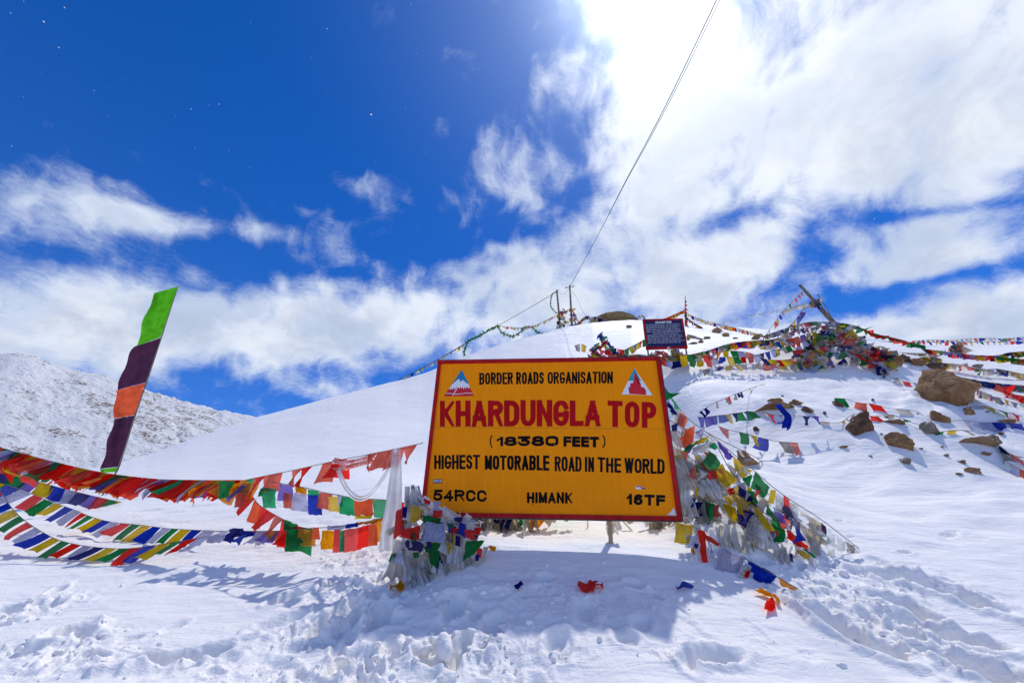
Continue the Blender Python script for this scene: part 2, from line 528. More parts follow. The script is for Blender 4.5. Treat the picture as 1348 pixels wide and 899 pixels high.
def base_t(x, y):
    """slope to the ground (height over distance) in every direction; behind the viewer the snowfield just falls gently"""
    r = np.maximum(np.hypot(x, y), 0.35)
    a = np.arctan2(x, y)
    ac = np.clip(a, -1.15, 1.15)
    u = np.log(r)
    t = tps(ac, np.clip(u, math.log(.5), math.log(3000)))
    t = t + np.interp(ac, _aa, _delta) * sst(math.log(10), math.log(22), u)
    back = sst(1.15, 2.2, np.abs(a))
    tb = -1.15 / r - 0.03 * sst(4, 60, r)
    t = t * (1 - back) + tb * back
    return t, r


def base_z(x, y):
    x = np.asarray(x, float)
    y = np.asarray(y, float)
    t, r = base_t(x, y)
    return t * r


def bhit(px, py, far=70):
    d = ray(px, py)
    s = np.exp(np.linspace(math.log(2.2), math.log(far), 500)) / d.y
    z = base_z(d.x * s, d.y * s)
    below = np.nonzero(d.z * s < z)[0]
    if len(below) == 0:
        return None
    k = below[0]
    lo, hi = s[max(k - 1, 0)], s[k]
    f = 0.5 * (lo + hi)
    return Vector((d.x * f, d.y * f, d.z * f))


# trodden zones: sight line of the centre, half sizes in metres, turn, strength
TR = [(480, 790, .62, .55, 0, 1), (420, 830, .6, .3, 0, .9), (470, 760, .5, .5, 0, .8), (520, 870, 1.0, .25, 10, 1), (640, 870, 1.0, .22, 0, .7),
      (420, 895, .9, .22, 0, .9), (250, 880, .9, .15, 0, .5), (40, 800, .5, .40, 20, .9), (60, 870, .9, .35, 0, .8), (110, 840, .5, .2, 0, .7),
      (700, 785, 1.4, .45, 0, .50), (560, 800, .6, .4, 0, .35), (960, 850, .9, .2, 0, .25), (1110, 800, .55, .6, -25, 1), (1180, 840, .55, .5, -30, 1), (1160, 770, .6, .35, 0, .8),
      (1250, 780, .5, .35, -20, .6), (1270, 880, .5, .3, -30, .9), (1040, 760, .4, .3, 0, .7), (900, 865, .35, .12, 0, .8), (470, 725, .5, .6, 0, .6)]
# single prints and slots: sight line, half length, half width, heading (deg), depth
FP = [(245, 868, .36, .10, 66, .16), (175, 878, .22, .08, 70, .08), (90, 838, .18, .13, 20, .17), (60, 800, .16, .1, 0, .1),
      (1235, 838, .42, .13, -62, .22), (1260, 790, .32, .11, -55, .17), (1235, 775, .2, .08, -60, .1), (1210, 815, .2, .09, -50, .12),
      (1290, 885, .34, .13, -50, .2), (1130, 845, .32, .13, -35, .18), (1095, 822, .26, .13, -35, .16), (1180, 800, .22, .1, -60, .12),
      (1205, 770, .24, .08, -75, .12), (1165, 762, .24, .08, -85, .12), (1300, 793, .1, .05, -60, .05), (940, 868, .24, .07, 75, .10),
      (455, 800, .2, .12, 20, .14), (430, 820, .2, .1, 30, .12), (500, 815, .18, .1, 10, .12), (400, 850, .18, .08, 70, .06), (380, 790, .2, .1, 40, .1),
      (370, 820, .25, .1, 60, .07), (600, 800, .14, .1, 0, .08), (650, 820, .14, .1, 0, .06), (770, 800, .16, .1, 0, .05)]
TRW, FPW = [], []
for px, py, sx, sy, rot, k in TR:
    p = bhit(px, py)
    TRW.append((p.x, p.y, sx, sy, rad(rot), k))
for px, py, ln, wd, hd, dp in FP:
    p = bhit(px, py)
    FPW.append((p.x, p.y, ln, wd, rad(hd), dp))
_rng = np.random.default_rng(11)
for x0, y0, sx, sy, rot, k in list(TRW):          # many smaller prints inside the trodden zones
    for _ in range(int(14 * k * sx)):
        a, b = _rng.normal(0, .6, 2)
        FPW.append((x0 + a * sx, y0 + b * sy, _rng.uniform(.08, .17), _rng.uniform(.05, .08), _rng.uniform(0, 3.1), _rng.uniform(.03, .09) * k))
# line of old footprints going up the hill on the far left of the summit poles
# wind hollows on the right: (sight line, length, width, depth)
HOL = [(1108, 660, .10, .04, .03), (1075, 683, .09, .05, .03), (1105, 683, .10, .05, .04), (1207, 689, .16, .05, .05), (1255, 708, .22, .06, .06), (1192, 731, .12, .05, .06),
       (1155, 744, .08, .05, .04), (1120, 708, .08, .04, .03)]
for px, py, ln, wd, dp in HOL:
    p = bhit(px, py)
    FPW.append((p.x, p.y, ln * .9, wd * .6, rad(78), dp * .8))


# drifts banked against the rocks (centre sight line, width px)
RKP = [(1241, 540, 80), (1132, 574, 36), (1184, 592, 38), (1226, 574, 26), (1285, 588, 38), (1281, 624, 20), (1015, 542, 48), (1062, 545, 20), (1104, 537, 16), (1173, 559, 26), (1321, 559, 24), (983, 614, 36), (1192, 612, 15), (1171, 487, 26), (1208, 483, 22)]
RKW = []
for px, py, wp in RKP:
    p = bhit(px, py)
    RKW.append((p.x, p.y, wp * p.y / 620))


def snow_z(x, y):
    """full relief of the snow"""
    x = np.asarray(x, float)
    y = np.asarray(y, float)
    t, r = base_t(x, y)
    z = t * r
    a = np.arctan2(x, y)
    near = 1 - sst(9, 16, r)
    fade = 1 - sst(60, 120, r)
    # broad drifts
    z = z + 0.05 * fbm(x * .55, y * .55, 4, 3) * np.clip(r / 5, .6, 1) * near
    z = z + 0.022 * r ** 0.5 * fbm(x * .22 + 4, y * .35 + .4 * x * .2, 4, 31) * fade * (1 - near)
    # wind ribs on the open hill
    wx = x + 0.5 * fbm(x * .4, y * .4, 2, 77)
    wy = y + 0.7 * fbm(x * .35, y * .35, 3, 78)
    rib = 1 - np.abs(fbm(wx * .55, wy * 2.6, 4, 9)) * 2
    right = sst(-.05, .12, a)
    m = sst(6.2, 9, r) * fade
    z = z + (0.010 + 0.012 * right * sst(8, 12, r)) * rib * m * (0.45 + 0.55 * right)
    z = z + 0.012 * (1 - 2 * np.abs(fbm(wx * .9 + 7, wy * 5.5, 3, 10))) * m * right * sst(.45, .7, vn(x * .3, y * .3, 14))
    scoop = sst(.25, .75, vn(wx * .9, wy * 2.2, 55))
    z = z - 0.028 * (scoop - .5) * m * right
    z = z + 0.17 * fbm(wx * .42 + 2, wy * .85, 3, 101) * right * sst(7.6, 9.2, r) * (1 - sst(14, 18, r))
    # sharp little wind scallops, in patches
    pat = sst(.40, .66, vn(x * .28 + 3, y * .35, 61)) * sst(5.8, 7.5, r) * fade
    sc1 = fbm(wx * 1.7, wy * 5.0, 3, 62)
    z = z - 0.05 * np.maximum(sc1 - .22, 0) * pat * np.clip(r / 9, .6, 1.6) * 1.6
    # fine wind texture near by
    dr = 1 - np.abs(fbm(x * .5 + .3 * y, y * 1.5, 3, 88)) * 2
    z = z + 0.022 * dr * near * sst(3.2, 4.2, r)
    z = z + 0.006 * fbm(x * 3, y * 7, 3, 12) * near
    # trodden snow
    tm = np.zeros_like(r)
    for x0, y0, sx, sy, rot, k in TRW:
        ca, sa = math.cos(rot), math.sin(rot)
        u = ((x - x0) * ca + (y - y0) * sa) / sx
        v = (-(x - x0) * sa + (y - y0) * ca) / sy
        tm = np.maximum(tm, k * np.exp(-(u * u + v * v) ** 1.5))
    tm = tm * (0.65 + 0.7 * vn(x * 2.1, y * 2.1, 91))
    c = billow(x * 3.4 + fbm(x * 5, y * 5, 2, 5), y * 4.4, 4, 21)
    ch = np.round(vn(x * 7 + fbm(x * 9, y * 9, 2, 6), y * 8, 47) * 3) / 3      # broken crust with steps
    z = z + tm * (0.075 * (c - .55) + 0.030 * (ch - .5) + 0.022 * fbm(x * 10, y * 11, 4, 43, .6) + 0.014 * (billow(x * 15, y * 16, 2, 44) - .5))
    for x0, y0, wr in RKW:
        s = (np.abs(x - x0) < wr * 3) & (np.abs(y - y0) < wr * 3)
        if s.any():
            u, v = (x[s] - x0) / wr, (y[s] - y0 + .15 * wr) / wr
            z[s] += .26 * wr * np.exp(-(u * u * .9 + v * v * 1.6)) * (.8 + .6 * vn(x[s] * 3, y[s] * 3, 15)) + .10 * wr * np.exp(-((u - .5) ** 2 * 3 + (v + .4) ** 2 * 5))
    for x0, y0, ln, wd, hd, dp in FPW:
        s = (np.abs(x - x0) < ln * 3) & (np.abs(y - y0) < ln * 3)
        if not s.any():
            continue
        xs, ys = x[s] - x0, y[s] - y0
        ca, sa = math.cos(hd), math.sin(hd)
        u = (xs * sa + ys * ca) / ln
        v = (xs * ca - ys * sa) / wd
        q = np.sqrt(u * u + v * v) * (1 + .25 * fbm((xs + x0) * 9, (ys + y0) * 9, 2, 66))
        z[s] += -dp * (1 - sst(.55, 1.05, q)) + dp * .28 * np.exp(-((q - 1.3) / .28) ** 2)
    return z


def surf(x, y):
    return float(snow_z(np.array([x]), np.array([y]))[0])


def hit(px, py, far=70):
    d = ray(px, py)
    s = np.exp(np.linspace(math.log(2.2), math.log(far), 900)) / d.y
    z = snow_z(d.x * s, d.y * s)
    below = np.nonzero(d.z * s < z)[0]
    k = below[0] if len(below) else int(np.argmax(z / s))
    f = s[k]
    return Vector((d.x * f, d.y * f, float(z[k])))


def grid_mesh(name, X, Y, Z, wrap=False):
    R_, C_ = X.shape
    me = bpy.data.meshes.new(name)
    co = np.stack([X, Y, Z], -1).reshape(-1, 3).astype(np.float32)
    idx = np.arange(R_ * C_).reshape(R_, C_)
    if wrap:
        idx = np.concatenate([idx, idx[:, :1]], 1)
    q = np.stack([idx[:-1, :-1], idx[:-1, 1:], idx[1:, 1:], idx[1:, :-1]], -1).reshape(-1, 4)[:, ::-1]
    me.vertices.add(len(co))
    me.vertices.foreach_set('co', co.ravel())
    me.loops.add(q.size)
    me.loops.foreach_set('vertex_index', q.ravel().astype(np.int32))
    me.polygons.add(len(q))
    me.polygons.foreach_set('loop_start', np.arange(0, q.size, 4, dtype=np.int32))
    me.polygons.foreach_set('loop_total', np.full(len(q), 4, np.int32))
    me.polygons.foreach_set('use_smooth', np.ones(len(q), bool))
    me.update(calc_edges=True)
    return me


def link(name, me, mats=(), parent=None):
    if not isinstance(mats, (list, tuple)):
        mats = [mats]
    for m in mats:
        if m.name not in [q.name for q in me.materials if q]:
            me.materials.append(m)
    o = bpy.data.objects.new(name, me)
    COL.objects.link(o)
    if parent is not None:
        o.parent = parent
    return o


def tag(o, label=None, cat=None, group=None, kind=None):
    if label: o['label'] = label
    if cat: o['category'] = cat
    if group: o['group'] = group
    if kind: o['kind'] = kind
    return o


az = np.concatenate([np.linspace(-math.pi, -1.06, 60, endpoint=False), np.linspace(-1.06, 1.06, 1250), np.linspace(1.06, math.pi, 61)[1:-1]])
rr = np.concatenate([np.linspace(.4, 3.3, 26, endpoint=False), np.exp(np.linspace(math.log(3.3), math.log(8), 330, endpoint=False)),
                     np.exp(np.linspace(math.log(8), math.log(48), 300, endpoint=False)), np.exp(np.linspace(math.log(48), math.log(6000), 50))])
AZ, RR = np.meshgrid(az, rr)
GX, GY = RR * np.sin(AZ), RR * np.cos(AZ)
GZ = snow_z(GX, GY)
ground = link('ground', grid_mesh('ground', GX, GY, GZ, True), M['snow'])
tag(ground, kind='structure')
del AZ, RR, GX, GY, GZ

# ------------------------------------------------------------------ the stony mountainside beyond, on the left
MR = [(-700, 640), (-500, 560), (-300, 500), (-150, 478), (-60, 470), (0, 466), (20, 464.5), (45, 468), (70, 478), (95, 487), (130, 492), (200, 515), (250, 529), (290, 539), (297, 538),
      (304, 541), (345, 550), (400, 568), (470, 600), (560, 640)]
ma, mt = [], []
for px, py in MR:
    d = ray(px, py)
    ma.append(math.atan2(d.x, d.y))
    mt.append(d.z / math.hypot(d.x, d.y))
a1 = np.linspace(-1.45, -.18, 520)
s1 = np.linspace(0, 1.35, 210)
S1, A1 = np.meshgrid(s1, a1, indexing='ij')
RC = 210.0
tcrest = np.interp(A1, ma, mt)
r1 = 95 + (RC - 95) * S1
zc = tcrest * RC
z0 = -20.0
Z1 = np.where(S1 <= 1, z0 + (zc - z0) * np.clip(S1, 0, 1) ** 0.86, zc - (S1 - 1) * 120)
X1, Y1 = r1 * np.sin(A1), r1 * np.cos(A1)
amp = 0.3 + 2.2 * np.sin(np.clip(S1, 0, 1) * math.pi)
Z1 = Z1 + amp * fbm(X1 * .035, Y1 * .035, 5, 5, .55) * 1.6
gul = fbm(A1 * 22 + S1 * 3, S1 * 2.2, 4, 71)
Z1 = Z1 - 3.2 * np.maximum(gul, 0) * np.sin(np.clip(S1, 0, 1) * math.pi)
rough = np.maximum(fbm(X1 * .16, Y1 * .16, 3, 8), 0)
Z1 = Z1 + (.45 + .9 * rough) * np.maximum(fbm(X1 * .5, Y1 * .5, 3, 19, .7), -.15) * 1.5
mountain = link('mountain', grid_mesh('mountain', X1, Y1, Z1), M['mountain'])
tag(mountain, kind='structure')


# ------------------------------------------------------------------ mesh helpers
class MB:
    def __init__(self):
        self.v, self.f, self.uv = [], [], {}

    def quad_grid(self, rows, uvs=None):
        """rows: list of rows of points"""
        b = len(self.v)
        nr, nc = len(rows), len(rows[0])
        for r in rows:
            self.v += [tuple(p) for p in r]
        for i in range(nr - 1):
            for j in range(nc - 1):
                self.f.append((b + i * nc + j, b + i * nc + j + 1, b + (i + 1) * nc + j + 1, b + (i + 1) * nc + j))
        for i in range(nr):
            for j in range(nc):
                self.uv[b + i * nc + j] = (j / (nc - 1), 1 - i / (nr - 1))

    def box(self, o, ax, ay, az):
        """o corner, three edge vectors"""
        b = len(self.v)
        for k in range(8):
            p = Vector(o) + (ax if k & 1 else Vector((0, 0, 0))) + (ay if k & 2 else Vector((0, 0, 0))) + (az if k & 4 else Vector((0, 0, 0)))
            self.v.append(tuple(p))
        for q in ((0, 2, 3, 1), (4, 5, 7, 6), (0, 1, 5, 4), (2, 6, 7, 3), (0, 4, 6, 2), (1, 3, 7, 5)):
            self.f.append(tuple(b + i for i in q))

    def tube(self, pts, rad_, n=6, caps=True):
        b = len(self.v)
        m = len(pts)
        pts = [Vector(p) for p in pts]
        up = Vector((0.3, 0.1, 1)).normalized()
        for i, p in enumerate(pts):
            d = (pts[min(i + 1, m - 1)] - pts[max(i - 1, 0)]).normalized()
            s = d.cross(up)
            if s.length < .05:
                s = d.cross(Vector((1, 0, 0)))
            s.normalize()
            t = s.cross(d)
            r = rad_[i] if isinstance(rad_, (list, tuple)) else rad_
            for k in range(n):
                a = 2 * math.pi * k / n
                self.v.append(tuple(p + s * (r * math.cos(a)) + t * (r * math.sin(a))))
        for i in range(m - 1):
            for k in range(n):
                k2 = (k + 1) % n
                self.f.append((b + i * n + k, b + i * n + k2, b + (i + 1) * n + k2, b + (i + 1) * n + k))
        if caps:
            self.f.append(tuple(b + k for k in range(n))[::-1])
            self.f.append(tuple(b + (m - 1) * n + k for k in range(n)))

    def build(self, name, mat, parent=None, smooth=True, rel=None):
        me = bpy.data.meshes.new(name)
        off = Vector(rel) if rel is not None else Vector((0, 0, 0))
        me.from_pydata([tuple(Vector(p) - off) for p in self.v], [], self.f)
        if self.uv:
            u = me.uv_layers.new(name='UVMap')
            for lp in me.loops:
                u.data[lp.index].uv = self.uv.get(lp.vertex_index, (0, 0))
        if smooth:
            me.polygons.foreach_set('use_smooth', [True] * len(me.polygons))
        me.update()
        return link(name, me, mat, parent)


def empty(name, loc, label, cat, group=None):
    o = bpy.data.objects.new(name, None)
    COL.objects.link(o)
    o.location = loc
    o.empty_display_size = .1
    return tag(o, label, cat, group)


# ------------------------------------------------------------------ painted stroke lettering
def arc(cx, cy, rx, ry, a0, a1, n=8):
    return [(cx + rx * math.cos(rad(a0 + (a1 - a0) * i / n)), cy + ry * math.sin(rad(a0 + (a1 - a0) * i / n))) for i in range(n + 1)]


_O = arc(.5, .72, .5, .28, 0, 180) + arc(.5, .28, .5, .28, 180, 360) + [(1, .72)]
_bowlU = [(0, 1), (.6, 1)] + arc(.6, .765, .4, .235, 90, -90) + [(0, .53)]
GL = {
    'A': (1.0, [[(0, 0), (.46, 1)], [(.54, 1), (1, 0)], [(.24, .27), (.76, .27)]]),
    'B': (.95, [[(0, 0), (0, 1)], _bowlU, [(.5, .53), (.62, .53)] + arc(.6, .265, .4, .265, 90, -90) + [(0, 0)]]),
    'C': (.9, [arc(.5, .70, .5, .30, 20, 180) + arc(.5, .30, .5, .30, 180, 340)]),
    'D': (.95, [[(0, 0), (0, 1)], [(0, 1), (.45, 1)] + arc(.45, .7, .55, .3, 90, 0) + arc(.45, .3, .55, .3, 0, -90) + [(0, 0)]]),
    'E': (.8, [[(1, 1), (0, 1), (0, 0), (1, 0)], [(0, .53), (.85, .53)]]),
    'F': (.78, [[(1, 1), (0, 1), (0, 0)], [(0, .52), (.85, .52)]]),
    'G': (.95, [arc(.5, .70, .5, .30, 25, 180) + arc(.5, .30, .5, .30, 180, 360) + [(1, .42)], [(1, .42), (.62, .42)]]),
    'H': (.95, [[(0, 0), (0, 1)], [(1, 0), (1, 1)], [(0, .5), (1, .5)]]),
    'I': (.0, [[(0, 0), (0, 1)]]),
    'K': (.95, [[(0, 0), (0, 1)], [(1, 1), (.08, .42)], [(.3, .56), (1, 0)]]),
    'L': (.75, [[(0, 1), (0, 0), (1, 0)]]),
    'M': (1.15, [[(0, 0), (0, 1)], [(.06, 1), (.5, .15)], [(.5, .15), (.94, 1)], [(1, 1), (1, 0)]]),
    'N': (.95, [[(0, 0), (0, 1)], [(.05, 1), (.95, 0)], [(1, 0), (1, 1)]]),
    'O': (.95, [_O]),
    'P': (.9, [[(0, 0), (0, 1)], [(0, 1), (.55, 1)] + arc(.55, .73, .45, .27, 90, -90) + [(0, .46)]]),
    'R': (.95, [[(0, 0), (0, 1)], _bowlU, [(.55, .53), (1, 0)]]),
    'S': (.85, [arc(.5, .76, .5, .24, 20, 230) + arc(.5, .26, .5, .26, 60, -160)]),
    'T': (.95, [[(0, 1), (1, 1)], [(.5, 1), (.5, 0)]]),
    'U': (.95, [[(0, 1), (0, .3)] + arc(.5, .3, .5, .3, 180, 360) + [(1, 1)]]),
    'W': (1.4, [[(0, 1), (.25, 0)], [(.27, 0), (.49, 1)], [(.51, 1), (.73, 0)], [(.75, 0), (1, 1)]]),
    '1': (.35, [[(.0, .74), (.8, .98)], [(1, 0), (1, 1)]]),
    '3': (.9, [[(.05, 1), (.9, 1)], [(.9, .98), (.42, .60)], arc(.46, .30, .52, .30, 95, -160)]),
    '4': (.9, [[(.72, 0), (.72, 1)], [(.66, 1), (0, .28)], [(0, .28), (1, .28)]]),
    '5': (.85, [[(.95, 1), (.15, 1), (.08, .55)] + arc(.45, .32, .55, .32, 110, -150)]),
    '6': (.85, [arc(.55, .66, .5, .34, 60, 180) + arc(.5, .3, .47, .3, 180, 540, 14)]),
    '8': (.95, [arc(.5, .76, .42, .24, -90, 270, 14), arc(.5, .27, .5, .27, -270, 90, 14)]),
    '0': (.95, [_O]),
    '(': (.25, [arc(1.3, .5, 1.3, .62, 125, 235)]),
    ')': (.25, [arc(-.3, .5, 1.3, .62, 55, -55)]),
}


def ribbon(mb, pts, T, fn, off, clip=None, cap=0.0, warp=None):
    """flat brush stroke along pts (plane metres), closed strokes join up"""
    P = [Vector((x, y)) for x, y in pts]
    Q = [P[0]]
    for p in P[1:]:
        if (p - Q[-1]).length > 1e-4:
            Q.append(p)
    P = Q
    m = len(P)
    if m < 2:
        return
    closed = (P[0] - P[-1]).length < 1e-3
    if cap and not closed:
        P[0] = P[0] - (P[1] - P[0]).normalized() * cap
        P[-1] = P[-1] + (P[-1] - P[-2]).normalized() * cap
    L, Rr = [], []
    for i in range(m):
        a = P[i] - P[i - 1] if i > 0 else (P[0] - P[-2] if closed else P[1] - P[0])
        b = P[i + 1] - P[i] if i < m - 1 else (P[1] - P[0] if closed else P[i] - P[i - 1])
        a, b = a.normalized(), b.normalized()
        na, nb = Vector((-a.y, a.x)), Vector((-b.y, b.x))
        nn = na + nb
        if nn.length < .2:
            nn = na
        nn.normalize()
        k = min(1 / max(nn.dot(na), .3), 2.2)
        L.append(P[i] + nn * (T / 2 * k))
        Rr.append(P[i] - nn * (T / 2 * k))
    b0 = len(mb.v)
    for i in range(m):
        for q in (L[i], Rr[i]):
            if clip:
                q = Vector((min(max(q.x, clip[0]), clip[2]), min(max(q.y, clip[1]), clip[3])))
            if warp:
                q = warp(q)
            mb.v.append(tuple(fn(q.x, q.y, off)))
    for i in range(m - 1):
        mb.f.append((b0 + 2 * i, b0 + 2 * i + 1, b0 + 2 * i + 3, b0 + 2 * i + 2))


def letter_line(text, corners, T, fn, name, mat, parent, rel, gap=.28, rng=None, xs=1.0, spread=None):
    """corners: bl, br, tr, tl in plane metres; T stroke width in metres"""
    rng = rng or random.Random(hash(text) & 0 or len(text))
    bl, br, tr, tl = [Vector(c) for c in corners]
    Wd = ((br - bl).length + (tr - tl).length) / 2
    Ht = ((tl - bl).length + (tr - br).length) / 2
    adv = []
    for ch in text:
        adv.append(.45 if ch == ' ' else GL[ch][0])
    n_gap = len(text) - 1
    tw = T * 1.0
    # glyph widths exclude the stroke thickness
    inner = Wd - T * sum(1 for c in text if c != ' ') - gap * T * n_gap * 1.6
    k = inner / max(sum(adv), .01)
    mb = MB()
    x = 0
    off = .0012
    for ch, a in zip(text, adv):
        if ch == ' ':
            x += a * k + gap * T * 1.6
            continue
        wdt = a * k
        jy = rng.uniform(-.012, .012) * Ht
        jh = 1 + rng.uniform(-.02, .02)
        def warp(q):
            u, vv = q.x / Wd, q.y / Ht
            return bl * (1 - u) * (1 - vv) + br * u * (1 - vv) + tr * u * vv + tl * (1 - u) * vv
        for st in GL[ch][1]:
            pts = [(x + T / 2 + gx * wdt, T / 2 + gy * (Ht - T)) for (gx, gy) in st]
            box = (x - .002, jy, x + wdt + T + .002, Ht * jh + jy)
            ribbon(mb, pts, T * rng.uniform(.96, 1.04), fn, off, clip=box, cap=T * .75, warp=warp)
            off += .00012
        x += wdt + T + gap * T * 1.6
    return mb.build(name, mat, parent, smooth=False, rel=rel)


# ------------------------------------------------------------------ the big sign
yaw, tilt, roll = -9.72624867e-02, -3.87e-03, 2.836e-02
SC = Vector((.43439, 5.56892, 1.67647))
SM = (Matrix.Rotation(yaw, 3, 'Z') @ Matrix.Rotation(tilt, 3, 'X') @ Matrix.Rotation(roll, 3, 'Y'))
SX, SN, SZ = SM @ Vector((1, 0, 0)), SM @ Vector((0, -1, 0)), SM @ Vector((0, 0, 1))
SW, SH = 3.0, 2.0322


def sp(a, b, off=0.0):
    return SC + SX * a + SZ * b + SN * off


def s2(px, py):
    """sight line -> plane metres on the sign"""
    d = ray(px, py)
    t = SC.dot(SN) / d.dot(SN)
    q = d * t - SC
    return (q.dot(SX), q.dot(SZ))


def z2(zx, zy):
    return s2(540 + zx / 3.643, 460 + zy / 3.643)


sign_root = sp(0, -SH / 2 - .35, -.05)
sign = empty('signboard', sign_root, 'large orange signboard with crimson lettering and a red frame standing in the snow', 'signboard')
PB = -.012   # paint sheet level behind the frame face


def spp(a, b, off=0.0):
    return sp(a, b, PB + off)


seam_l, seam_r = z2(105, 372), z2(1222, 379)
fw = .046
x0, x1, y0, y1 = -SW / 2 + fw, SW / 2 - fw, -SH / 2 + fw, SH / 2 - fw
rr_ = random.Random(5)
for nm, (b0, b1, t0, t1) in (('upper', (seam_l[1] + .002, seam_r[1] + .002, y1, y1)), ('lower', (y0, y0, seam_l[1] - .002, seam_r[1] - .002))):
    mb = MB()
    nx = 24
    rows = []
    for k in range(7):
        row = []
        for i in range(nx + 1):
            u = i / nx
            a = x0 + (x1 - x0) * u
            lo, hi = b0 + (b1 - b0) * u, t0 + (t1 - t0) * u
            b = hi + (lo - hi) * k / 6
            bend = .0022 * math.sin(3 * a + 2 * b) if nm == 'upper' else .0022 * math.sin(3 * a + 2 * b)
            row.append(sp(a, b, PB + 0 * bend))
        rows.append(row)
    mb.quad_grid(rows)
    back = [[p - SN * .018 for p in r] for r in rows]
    o = mb.build('panel', M['orange'], sign, rel=sign_root)
    mb = MB()
    mb.quad_grid(back)
    mb.build('panel_back', M['board_back'], o, rel=sign_root)
# frame rails, butted at the corners
def rail(a0, b0, a1, b1):
    mb = MB()
    n = 14
    horizontal = abs(a1 - a0) > abs(b1 - b0)
    mb.box(sp(a0, b0, .012), SX * (a1 - a0), -SN * .05, SZ * (b1 - b0))
    return mb.build('frame_rail', M['frame_red'], sign, smooth=False, rel=sign_root)


rail(-SW / 2, SH / 2 - fw, SW / 2, SH / 2)
rail(-SW / 2, -SH / 2, SW / 2, -SH / 2 + fw)
rail(-SW / 2, -SH / 2 + fw + .001, -SW / 2 + fw, SH / 2 - fw - .001)
rail(SW / 2 - fw, -SH / 2 + fw + .001, SW / 2, SH / 2 - fw - .001)
for a_ in (-1.2, -.4, .4, 1.2):
    for b_ in (SH / 2 - fw / 2, -SH / 2 + fw / 2):
        mb = MB()
        mb.tube([sp(a_, b_, .0115), sp(a_, b_, .018)], .009, 7)
        mb.build('bolt', M['frame_edge'], sign, rel=sign_root)
# bare steel flange showing round the outside of the frame
mb = MB()
e = .012
for (a, b, wa, wb) in ((-SW / 2 - e, SH / 2 + .001, SW + 2 * e, e), (SW / 2 + .001, -SH / 2, e, SH), (-SW / 2 - e * .5, -SH / 2 - e - .001, SW + e, e)):
    mb.box(sp(a, b, .002), SX * wa, -SN * .035, SZ * wb)
mb.build('flange', M['frame_edge'], sign, smooth=False, rel=sign_root)


def corners(zl0, zt0, zb0, zl1, zt1, zb1):
    # left x, its top, its bottom; right x, its top, its bottom (measured)
    return [z2(zl0, zb0), z2(zl1, zb1), z2(zl1, zt1), z2(zl0, zt0)]


LN = [('BORDER', 331, 111, 167, 492, 108, 165, .026, 'black_letter', .25), ('ROADS', 508, 108, 166, 641, 106, 163, .026, 'black_letter', .25),
      ('ORGANISATION', 659, 106, 163, 972, 104, 161, .025, 'black_letter', .22),
      ('KHARDUNGLA', 141, 246, 369, 914, 240, 366, .069, 'red_letter', .12), ('TOP', 948, 243, 369, 1181, 252, 376, .069, 'red_letter', .25),
      ('18380', 414, 416, 461, 711, 411, 463, .036, 'black_letter', .22), ('FEET', 735, 414, 464, 905, 417, 469, .038, 'black_letter', .2),
      ('HIGHEST', 114, 505, 572, 333, 503, 572, .029, 'black_letter', .22), ('MOTORABLE', 357, 506, 574, 666, 507, 580, .031, 'black_letter', .2),
      ('ROAD', 693, 510, 581, 822, 513, 585, .027, 'black_letter', .22), ('IN', 838, 513, 585, 882, 515, 586, .027, 'black_letter', .3),
      ('THE', 900, 514, 586, 1011, 520, 590, .029, 'black_letter', .3), ('WORLD', 1028, 519, 590, 1221, 525, 596, .028, 'black_letter', .22),
      ('54RCC', 110, 670, 724, 366, 673, 730, .030, 'black_letter', .35), ('HIMANK', 560, 683, 735, 778, 683, 737, .029, 'black_letter', .25),
      ('16TF', 1038, 690, 742, 1223, 697, 750, .033, 'black_letter', .35)]
for (tx, a, b, c, d, e_, f_, T, m_, g) in LN:
    letter_line(tx, corners(a, b, c, d, e_, f_), T, spp, 'lettering', M[m_], sign, sign_root, gap=g, rng=random.Random(len(tx) * 7 + a))
for ch, a, d in (('(', 381, 399), (')', 916, 937)):
    letter_line(ch, corners(a, 408, 468, d, 410, 472), .016, spp, 'lettering', M['black_letter'], sign, sign_root)


def poly(name, pts, off, mat, parent):
    mb = MB()
    mb.v = [tuple(spp(p[0], p[1], off)) for p in pts]
    mb.f = [tuple(range(len(pts)))]
    return mb.build(name, mat, parent, smooth=False, rel=sign_root)


def q2(zx, zy):
    return s2(560 + zx / 8.425, 475 + zy / 8.425)


em = poly('emblem', [q2(400, 95), q2(203, 388), q2(538, 388)], .0012, M['emblem_red'], sign)
zig_up = [(288, 264), (340, 217), (370, 195), (390, 232), (415, 206), (446, 238), (478, 252)]
jag = [(496, 300), (490, 284), (478, 304), (462, 280), (448, 303), (434, 282), (424, 316), (412, 284), (398, 304), (388, 284), (374, 306), (362, 284), (348, 302), (340, 284), (324, 318),
       (316, 290), (298, 318), (292, 296), (272, 320), (268, 300), (252, 316)]
mbw = MB()
for i in range(len(zig_up) - 1):
    pass
import bmesh
def fill(name, pts, off, mat, parent):
    me = bpy.data.meshes.new(name)
    bm = bmesh.new()
    vs = [bm.verts.new(Vector(spp(p[0], p[1], off)) - sign_root) for p in pts]
    f = bm.faces.new(vs)
    bmesh.ops.triangulate(bm, faces=[f])
    bm.to_mesh(me)
    bm.free()
    return link(name, me, mat, parent)


